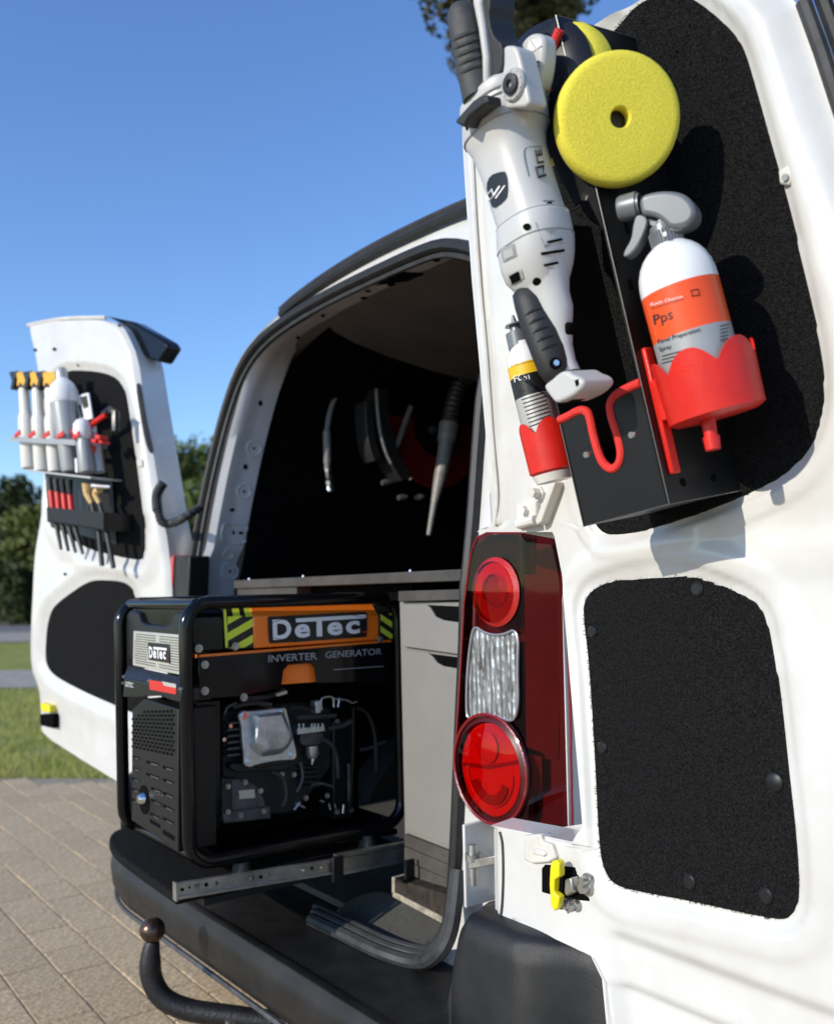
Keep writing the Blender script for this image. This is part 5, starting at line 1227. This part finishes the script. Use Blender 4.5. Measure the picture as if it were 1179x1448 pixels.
# spindle housing turning towards the pad
sh = MB(); sq = chaikin(P2([(732, 66), (742, 52), (752, 46), (762, 47), (768, 56), (767, 88), (761, 120), (754, 133), (744, 110)]), 1)
sh.prism([hB(p[0], p[1], PO-.008) for p in sq], NB*-.022); sho = ob('spindle_housing', sh, 'pol', pl, bevel=.008, smooth=40, seg=3)
mb = MB(); mb.add([hB(*p, PO-.0070) for p in [(748, 56), (757, 70), (743, 78)]], [(0, 1, 2)]); mb.add([hB(*p, PO-.0070) for p in [(757, 55), (765, 64), (759, 69), (751, 56)]], [(0, 1, 2, 3)]); ob('moulded_facet', mb, 'bottle', sho, smooth=0)
SS = on_plane(lambda x, y: hB(x, y, PO-.008), NB)
for i in range(6): decal('head_vent', [(750+i*.6, 92+i*6.3), (763-i*.3, 88+i*6.3), (763-i*.3, 85.5+i*6.3), (750+i*.6, 89.5+i*6.3)], SS, 'dark', sho, .001, 3, 1)
# D handle with ribbed grip
def hG(x, y, off=0.): return hB(x, y, .085+off)
gr = MB(); pth = [(650, 10, 15), (652, 16, 20), (655, 24, 23), (659, 45, 24), (664, 70, 24), (668, 95, 23.5), (672, 115, 23), (676, 140, 22)]
rr = []
for x, y, hw in pth:
    P = hG(x, y); r = pxm(hw, P); rr.append([P+UU*(r*cos(2*pi*i/26))+NB*(r*sin(2*pi*i/26)) for i in range(26)])
gr.loft(rr, True, True); gro = ob('front_grip', gr, 'grip', pl, smooth=50); SGR = on_bvh(gr.bvh())
for i in range(5):
    q = [SGR(638+i*3+t*44, 58+i*11.5-15*sin(t*pi/2)) for t in (0, .15, .3, .5, .7, .85)]
    mb = MB(); mb.tube([p+n*.0003 for p, n in q], [.0006, .0018, .0021, .0021, .0018, .0006], 6); ob('grip_ridge', mb, 'grip', gro)
mb = MB(); mb.prism([hG(*p, .006) for p in [(667, 2), (672, -20), (681, -20), (678, 4), (683, 40), (688, 80), (688, 118), (681, 118), (680, 80), (675, 42)]], NB*-.045); ob('grip_inlay', mb, 'pol', pl, bevel=.003)
mb = MB(); mb.prism([hG(p[0], p[1], .0) for p in chaikin(P2([(676, -25), (690, -22), (693, 8), (690, 20), (694, 44), (702, 56), (710, 62), (710, 98), (704, 106), (690, 116), (687, 116), (686, 80), (681, 42), (677, 6)]), 1)], NB*-.035); ob('grip_back', mb, 'grip2', pl, bevel=.004)
# backing plate and mounted pad
tp_ = hB(800, 13, -.012); pc0 = tp_-VV*.056-UU*.056
mb = MB(); mb.lathe(pc0+NB*.018, pc0-NB*.006, [(0, .022), (.08, .044), (.3, .055), (.6, .066), (1, .0705)], 48); bk = ob('backing_plate', mb, 'black', pl, smooth=40)
mb = MB(); mb.lathe(pc0+NB*.012, pc0+NB*.006, [(0, .050), (.5, .053), (1, .055)], 40); ob('plate_ring', mb, 'grip', bk)
mb = MB(); mb.lathe(pc0-NB*.010, pc0-NB*.044, [(0, .067), (.1, .0705), (.6, .0725), (.9, .071), (1, .064)], 56); ob('fitted_pad', mb, 'foam', pl, smooth=50)

# ================================================================== left rear door
ld_out = [(39, 461), (46, 457), (90, 453), (150, 451), (172, 460), (181, 476), (193, 503), (203, 560), (214, 630), (226, 705), (238, 780), (243, 850), (244, 960), (240, 1150), (168, 1106), (110, 1071), (58, 1038), (57, 1020), (56, 985), (52, 965), (44, 946), (43, 900), (45, 850), (48, 790), (54, 750), (62, 715), (60, 600), (52, 514)]
lp_ = [hL(*p) for p in chaikin(P2(ld_out), 1)]
lc_up = [(88, 524), (130, 524), (160, 530), (176, 545), (184, 572), (193, 640), (203, 715), (208, 745), (206, 785), (201, 793), (166, 787), (120, 775), (88, 748), (70, 700), (64, 660), (66, 560)]
lc_lo = [(73, 868), (80, 855), (105, 836), (130, 820), (158, 820), (182, 824), (193, 840), (205, 940), (214, 1018), (166, 998), (120, 978), (82, 958), (70, 945), (66, 930), (68, 890)]
lup = [hL(*p) for p in chaikin(P2(lc_up), 2)]; llo = [hL(*p) for p in chaikin(P2(lc_lo), 2)]
def lco(P): d = P-LO; return (d.dot(LU), d.z)
up_c = [lco(p) for p in lup]; lo_c = [lco(p) for p in llo]; ou_c = [lco(p) for p in lp_]
# front skin as a fine grid clipped to the outline (row spans), with pressed relief
zs2 = [c[1] for c in ou_c]; rowsL = []
def span(z):
    xs_ = []; n = len(ou_c)
    for i in range(n):
        (a, za), (b, zb) = ou_c[i], ou_c[(i+1) % n]
        if (za > z) != (zb > z): xs_.append(a+(b-a)*(z-za)/(zb-za))
    return (min(xs_), max(xs_)) if len(xs_) >= 2 else None
z = min(zs2)+.002
while z < max(zs2)-.001:
    sp_ = span(z)
    if sp_:
        r = []
        for i in range(49):
            u = sp_[0]+(sp_[1]-sp_[0])*i/48; p = (u, z); du = dist_poly(p, up_c); dl = dist_poly(p, lo_c)
            h_ = (.010*sst(.002, .03, du)*(1-.7*sst(.035, .09, du)) if not inside(p, up_c) else -.003)+(.010*sst(.004, .04, dl)*(1-.6*sst(.04, .1, dl)) if not inside(p, lo_c) else -.003)
            e = min(u-sp_[0], sp_[1]-u); h_ -= .012*(1-sst(0, .018, e)); h_ += .0015*mnoise.noise(V((u*7, z*6, 9.)))
            h_ -= .012*g(z-.93, .02)*sst(.30, .45, u)
            r.append(LO+LU*u+V((0, 0, z))+LN*h_)
        rowsL.append(r)
    z += .008
mb = MB(); mb.loft(rowsL, False, False); LB = on_bvh(mb.bvh())
edge = [r[0] for r in rowsL]+rowsL[-1][1:]+[r[-1] for r in reversed(rowsL)][1:]+list(reversed(rowsL[0]))[1:-1]
ne = len(edge); eb = [p-LN*.088 for p in edge]; mb.add(edge+eb, [(i, (i+1) % ne, (i+1) % ne+ne, i+ne) for i in range(ne)])
mb.loft([[r[0]-LN*.088, r[24]-LN*.095, r[-1]-LN*.088] for r in rowsL], False, False)
ldoor = ob('rear_door', mb, 'white', van, smooth=50); ldoor['label'] = 'left rear door carrying the bottle rack'
for o_, nm in ((lup, 'carpet_panel'), (llo, 'carpet_panel')):
    mb = MB(); mb.prism([p+LN*.006 for p in o_], LN*-.01); ob(nm, mb, 'carpet', ldoor, bevel=.003)
mb = MB(); mb.prism([hL(*p, -.03)-LU*.006 for p in [(148, 447), (186, 455), (232, 482), (237, 490), (223, 512), (205, 507), (190, 490), (176, 462)]], LN*-.05); ob('spoiler_corner', mb, 'gloss', ldoor, bevel=.006)
mb = MB(); mb.tube(crom([hL(*p, .004) for p in [(40, 460), (90, 451), (150, 449)]], 6), .006, 6); ob('door_top_lip', mb, 'whitedirty', ldoor)
patch('window_slot', [(193, 545), (197, 541), (201, 548), (207, 590), (217, 632), (218, 640), (212, 642), (206, 625), (198, 580)], LB, 'rubber', ldoor, .003, 1)
for x, y, r in ((51, 495, 2.2), (78, 494, 2.6), (111, 516, 1.4), (169, 461, 1.8), (93, 812, 2)):
    patch('hole', [(x+r*cos(2*pi*i/10), y+r*sin(2*pi*i/10)) for i in range(10)], LB, 'dark', ldoor, .0025)
mb = MB(); mb.prism([hL(*p, .018) for p in [(193, 649), (201, 650), (202, 660), (194, 660)]], LN*-.015); ob('trim_clip', mb, 'whitedirty', ldoor, bevel=.002)
mb = MB(); mb.prism([hL(*p, .03) for p in [(57, 994), (70, 998), (72, 1008), (59, 1006)]], LN*-.03); ob('yellow_release_lever', mb, 'yellow', ldoor, bevel=.003)
mb = MB(); mb.prism([hL(*p, .026) for p in [(56, 1010), (76, 1010), (76, 1030), (57, 1026)]], LN*-.03); ob('check_housing', mb, 'dark', ldoor, bevel=.003)
# cable conduit: boot and corrugated hose to the pillar
mb = MB(); A0 = hL(231, 683, .012); mb.tube(crom([A0, hL(222, 700, .02), hL(223, 722, .03)], 5), .014, 10); cdo = ob('cable_boot', mb, 'rubber', ldoor)
pth = crom([hL(223, 720, .03), hL(229, 738, .03), hL(243, 740, .02), hit(262, 731, V((-.70, -.02, 1.1)), V((0, 1, 0))), hit(284, 717, V((-.64, .03, 1.1)), V((0, 1, 0)))], 9)
mb = MB(); mb.tube(pth, [.0125 if i % 2 else .0095 for i in range(len(pth))], 10); ob('corrugated_conduit', mb, 'rubber2', cdo)
# left tail lamp, seen from behind its edge
mb = MB(); q = [hit(x, y, V((0, -.01, 0)), V((0, 1, 0))) for x, y in [(246, 786), (268, 786), (264, 900), (240, 900)]]; mb.prism(q, V((0, .06, 0))); ll_ = ob('tail_lamp', mb, 'black', van, bevel=.004)
mb = MB(); q = [hit(x, y, V((0, -.015, 0)), V((0, 1, 0))) for x, y in [(238, 790), (245, 785), (240, 900), (232, 900)]]; mb.prism(q, V((0, .06, 0))); ob('lens_cover', mb, 'lampred', ll_, bevel=.003)

# ------------------------------------------------------------------ bottle rack on the left door
def hLo(o): return lambda x, y: hL(x, y, o)
OFF = .075; hb = hLo(OFF)
rack = thing('bottle_rack', 'pale shelf and red clip rack for bottles on the left door', 'rack', hL(100, 670, .06))
mb = MB(); q = [hL(*p, .12) for p in [(36, 663), (90, 669), (128, 674), (132, 676), (132, 671.5), (90, 665), (36, 658)]]; 
sh0 = [hL(36, 661, .115), hL(130, 673, .115), hL(132, 673, .008), hL(38, 661, .008)]
z1_ = hL(85, 666, .06).z
A = hL(40, 664, .115); B = hL(128, 674, .115)
mb.prism([A, B, B-LN*.107, A-LN*.107], V((0, 0, -.006))); ob('shelf', mb, 'lgrey2', rack, bevel=.001)
mb = MB(); A = hL(16, 617, .112); B = hL(108, 622, .112); mb.prism([A, B, B+V((0, 0, -.016)), A+V((0, 0, -.016))], LN*.003); ob('front_band', mb, 'lgrey', rack)
mb = MB(); mb.prism([B, B-LN*.105, B-LN*.105+V((0, 0, -.016)), B+V((0, 0, -.016))], V((.003, 0, 0))); ob('side_band', mb, 'lgrey', rack)
for x in (22, 42, 62, 82, 104):
    P = hL(x, 614.5+(x-20)*.03, .115); mb = MB(); mb.prism([P, P+LU*-.030+V((0, 0, .012)), P+LU*-.034+V((0, 0, -.004)), P+V((0, 0, -.010))], LN*.004); ob('clip', mb, 'red', rack, bevel=.001)
for x, y, w_, h2_ in ((100, 606, 4, 10), (133, 614, 8, 8), (138, 622, 6, 6), (128, 620, 7, 7), (112, 628, 12, 10)):
    mb = MB(); mb.prism([hL(*p, .10) for p in [(x, y), (x+w_, y+1), (x+w_, y+h2_), (x+1, y+h2_-1)]], LN*-.03); ob('clip', mb, 'red', rack, bevel=.003)
mb = MB(); mb.prism([hL(*p, .09) for p in [(106, 648), (109, 648), (110, 668), (107, 668)]], LN*-.004); ob('peg', mb, 'bottle', rack)
grp_b = 'white trigger bottles in the left door rack'
def small_spray(px_b, px_t, rpx, i, off=OFF):
    hb = hLo(off); b = hb(*px_b); t = hb(*px_t); r = pxm(rpx, b)
    th_ = thing('spray_bottle', 'white long neck spray bottle with yellow and black trigger in the door rack', 'bottle', b, grp_b)
    mb = MB(); mb.lathe(b, t, [(0, r*.92), (.02, r), (.58, r*1.02), (.64, r*.96), (.69, r*.76), (.72, r*.72), (.97, r*.70), (1, r*.6)], 24); ob('bottle_body', mb, 'bottlec', th_, smooth=40)
    ax_ = (t-b).normalized(); mb = MB(); mb.lathe(t, t+ax_*.014, [(0, r*.72), (1, r*.55)], 20); ob('collar', mb, 'lblack', th_)
    x, y = px_t; hd_ = hLo(off)
    mb = MB(); mb.prism([hd_(*p)+LN*.011 for p in [(x-9, y-23), (x+10, y-22), (x+12, y-12), (x+6, y-6), (x+4, y-2), (x-6, y-2), (x-5, y-12)]], LN*-.022); ob('trigger_head', mb, 'amber', th_, bevel=.004)
    mb = MB(); mb.prism([hd_(*p)+LN*.013 for p in [(x-16, y-22), (x-4, y-24), (x-6, y-14), (x-9, y+1), (x-14, y+3), (x-12, y-10)]], LN*-.024); ob('trigger_lever', mb, 'lblack', th_, bevel=.003)
small_spray((42, 662), (34, 549), 10.5, 0); small_spray((60, 666), (53, 549), 10.5, 1); small_spray((80, 667), (71, 549), 11, 2)
b = hL(100, 667, .085); t = hL(88, 535, .085); r = pxm(18, b)
t4 = thing('shaker_bottle', 'tall translucent grey bottle with white shoulder and cap in the rack', 'bottle', b)
mb = MB(); mb.lathe(b, t, [(0, r*.62), (.03, r*.68), (.5, r*.86), (.72, r*1.0), (.73, r*1.0)], 28); ob('bottle_body', mb, 'lgrey', t4, smooth=40)
mb = MB(); mb.lathe(b, t, [(.725, r*1.03), (.76, r*1.13), (.86, r*1.12), (.93, r*.9), (.98, r*.5), (1., r*.45)], 28); ob('shoulder', mb, 'bottle', t4, smooth=40)
mb = MB(); mb.lathe(t, t+(t-b).normalized()*.030, [(0, r*.48), (.9, r*.46), (1, r*.4)], 20); ob('cap', mb, 'lgrey2', t4)
b = hL(124, 668, .095); t = hL(115, 592, .095); r = pxm(12, b)
t5 = thing('round_top_bottle', 'small grey bottle with a white dome top in the rack', 'bottle', b)
mb = MB(); mb.lathe(b, t, [(0, r*.9), (.02, r*.95), (.55, r*.9), (.56, r*.7), (.6, r*.7)], 24); ob('bottle_body', mb, 'lgrey', t5)
mb = MB(); mb.lathe(b, t, [(.60, r*.7), (.66, r*.98), (.78, r*1.08), (.90, r*.98), (.97, r*.65), (1., r*.15)], 24); ob('dome_top', mb, 'bottle', t5, smooth=50)
b = hL(141, 668, .06); t = hL(134, 612, .06); r = pxm(8, b)
t6 = thing('clear_bottle', 'small clear plastic bottle at the hinge end of the rack', 'bottle', b)
mb = MB(); mb.lathe(b, t, [(0, r), (.7, r), (.85, r*.7), (1, r*.4)], 20); ob('bottle_body', mb, 'lgrey2', t6)
mb = MB(); mb.lathe(t, t+(t-b).normalized()*.02, [(0, r*.5), (1, r*.45)], 14); ob('cap', mb, 'bottle', t6)
sac = thing('sachet', 'flat white product sachet with dark print standing in the rack', 'sachet', hL(120, 600, .06))
mb = MB(); mb.prism([hL(*p, .06) for p in [(106, 560), (125, 555), (131, 592), (113, 597)]], LN*-.006); ob('pouch', mb, 'bottle', sac, bevel=.002)
for qd in ([(114, 562), (123, 559), (126, 575), (119, 578)], [(111, 573), (115, 572), (119, 590), (115, 591)]):
    mb = MB(); mb.prism([hL(*p, .0606) for p in qd], LN*.0004); ob('print', mb, 'ink', sac)
tg = thing('pliers', 'pink handled pliers with black grip leaning in the rack', 'pliers', hL(140, 600, .07))
mb = MB(); mb.tube([hL(*p, .075) for p in [(120, 608), (136, 596), (151, 586)]], .008, 8); ob('jaw', mb, 'red', tg)
mb = MB(); mb.tube([hL(*p, .070) for p in [(147, 588), (156, 580), (164, 584), (164, 610)]], .012, 8); ob('handle', mb, 'lblack', tg)

# ------------------------------------------------------------------ brush rack
br = thing('brush_rack', 'black open tray rack for brushes below the bottles', 'rack', hL(108, 745, .05))
mb = MB(); mb.prism([hL(*p, .105) for p in [(66, 717), (147, 724.5), (147, 750), (67, 738)]], LN*-.004); ob('tray_front', mb, 'matt', br, bevel=.001)
A = hL(147, 724.5, .105); B = hL(147, 750, .105); mb = MB(); mb.prism([A, A-LN*.1, B-LN*.1, B], LU*.003); ob('tray_side', mb, 'matt', br)
A = hL(67, 738, .105); B = hL(147, 750, .105); mb = MB(); mb.prism([A, B, B-LN*.1, A-LN*.1], V((0, 0, .004))); ob('tray_floor', mb, 'matt', br)
mb = MB(); mb.prism([hL(*p, .010) for p in [(66, 672), (160, 680), (166, 770), (70, 745)]], LN*.003); ob('back_panel', mb, 'lblack', br)
for i, x in enumerate((74, 83, 92, 101)):
    t = thing('brush', 'red ferruled black detailing brush standing in the brush rack', 'brush', hL(x, 718, .085), 'red ringed brushes in the rack')
    mb = MB(); mb.tube([hL(x+1, 719+i*1.2, .085), hL(x-1.5, 694+i*2, .085)], .0085, 10); ob('ferrule', mb, 'red', t)
    mb = MB(); mb.tube([hL(x-1.5, 694+i*2, .085), hL(x-3, 676+i, .085)], [.0085, .011], 10); ob('bristles', mb, 'lblack', t)
    mb = MB(); mb.tube([hL(x+1, 719+i*1.2, .085), hL(x+8, 750+i*1.5, .085), hL(x+13+i*1.2, 777+i*2, .085)], [.007, .007, .0045], 8); ob('handle', mb, 'grip2', t)
for i, (x, px2) in enumerate(((126, (145, 800)), (137, (161, 803)))):
    t = thing('detail_brush', ('beige bristled brush with a silver ferrule in the brush rack' if i == 0 else 'thin beige bristled brush behind the silver ferruled one'), 'brush', hL(x, 715, .08))
    mb = MB(); mb.tube(crom([hL(x+4, 712, .08), hL(x-2, 698, .08), hL(x-2+6*i, 684+8*i, .08)], 4), [.006+.0012*k*(1-.4*i) for k in range(9)], 10); ob('bristles', mb, 'beige', t)
    if i == 0:
        mb = MB(); mb.tube([hL(132, 688, .085), hL(157, 689, .07)], [.010, .006], 10); ob('silver_ferrule', mb, 'chrome', t)
    mb = MB(); mb.tube([hL(x+4, 712, .08), hL(x+14, 752, .08), hL(*px2, .08)], [.006, .007, .007], 8); ob('handle', mb, 'grip2', t)

# ================================================================== things hanging on the inner left wall
def hI(x, y, o=0.): return hX(x, y, -.50+o)
ho = thing('pressure_hose', 'grey pressure hose end with bright coupling hanging on the black lining', 'hose', hI(466, 690))
mb = MB(); mb.tube(crom([hI(*q) for q in [(498, 549), (486, 549), (474, 563), (466, 585), (462, 612)]], 6), .0075, 8); ob('hose', mb, 'hose', ho)
mb = MB(); mb.lathe(hI(462, 610), hI(463, 664), [(0, .0105), (.1, .0115), (.8, .0115), (.85, .009), (1, .009)], 14); ob('strain_sleeve', mb, 'hose', ho)
mb = MB(); mb.lathe(hI(463, 664), hI(467, 696), [(0, .011), (.3, .012), (.4, .009), (.5, .014), (.7, .014), (.72, .009), (.8, .012), (.95, .012), (1, .007)], 14); ob('coupling', mb, 'chrome', ho)
mb = MB(); mb.lathe(hI(498, 549), hI(497, 556), [(0, .012), (1, .006)], 10); ob('hook', mb, 'steel', ho)
kn = thing('curved_holder', 'black curved double band holder beside the red reel', 'holder', hI(535, 650))
def bandstrip(pts, w, th, mat, o=0.):
    mb = MB(); c = crom([hI(x, y, o) for x, y in pts], 6); rings = []
    for i, p in enumerate(c):
        t = (c[min(i+1, len(c)-1)]-c[max(i-1, 0)]).normalized(); n = V((1, 0, 0)); b = t.cross(n).normalized()
        rings.append([p+b*w/2, p+b*w/2+n*th, p-b*w/2+n*th, p-b*w/2])
    mb.loft(rings, True, True); return mb
ob('outer_band', bandstrip([(522, 556), (523, 585), (529, 620), (541, 655), (556, 678)], .042, .07, 'grip'), 'grip2', kn, bevel=.003)
ob('inner_band', bandstrip([(507, 572), (507, 595), (511, 630), (519, 654)], .030, .06, 'grip'), 'grip2', kn, bevel=.003)
mb = MB(); mb.tube(crom([hI(*q, .075) for q in [(532, 550), (534, 580), (538, 612), (546, 640), (553, 655)]], 5), .005, 6); ob('edge_bead', mb, 'hose', kn)
mb = MB(); mb.tube([hI(581, 575, .05), hI(552, 655, .05)], .0085, 8); ob('rod', mb, 'hose', kn)
for x, y in ((570, 678), (540, 683), (563, 704), (588, 704)):
    mb = MB(); P = hI(x, y, .04); mb.lathe(P, P+V((.004, .03, .006)), [(0, .008), (.5, .010), (1, .004)], 8); ob('fitting', mb, 'steel' if x != 570 else 'chrome', kn)
rl = thing('hose_reel', 'red hose reel with black hub on the dark inner wall', 'reel', hI(608, 610))
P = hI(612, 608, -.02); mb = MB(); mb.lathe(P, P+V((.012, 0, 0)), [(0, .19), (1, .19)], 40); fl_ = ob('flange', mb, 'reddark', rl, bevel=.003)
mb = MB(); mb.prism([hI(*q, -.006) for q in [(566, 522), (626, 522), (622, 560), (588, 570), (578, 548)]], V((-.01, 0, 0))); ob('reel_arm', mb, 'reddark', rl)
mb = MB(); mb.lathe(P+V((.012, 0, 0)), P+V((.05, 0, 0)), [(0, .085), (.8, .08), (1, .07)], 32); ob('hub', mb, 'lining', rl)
mb = MB(); Q = hI(610, 608, .03); mb.lathe(Q, Q+V((.01, 0, 0)), [(0, .014), (1, .012)], 6); ob('hub_nut', mb, 'engine2', rl)
vh = thing('vacuum_hose', 'grey vacuum hose with crevice nozzle hanging by the right pillar', 'vacuum hose', hI(620, 700))
pth = crom([hI(*q, .09) for q in [(662, 534), (652, 540), (643, 562), (637, 590), (634, 604)]], 8)
mb = MB(); mb.tube(pth, [.027 if i % 2 else .0235 for i in range(len(pth))], 14); ob('ribbed_hose', mb, 'hoseblk', vh)
mb = MB(); mb.lathe(hI(635, 599, .09), hI(631, 625, .09), [(0, .031), (.9, .030), (1, .028)], 18); ob('collar', mb, 'hose', vh)
a_ = [hI(*q, .09) for q in [(631, 624), (627, 652), (622, 676), (614, 712), (606, 757)]]
mb = MB(); mb.tube(a_, [.024, .022, .020, .011, .007], 16); ob('crevice_nozzle', mb, 'hose', vh)
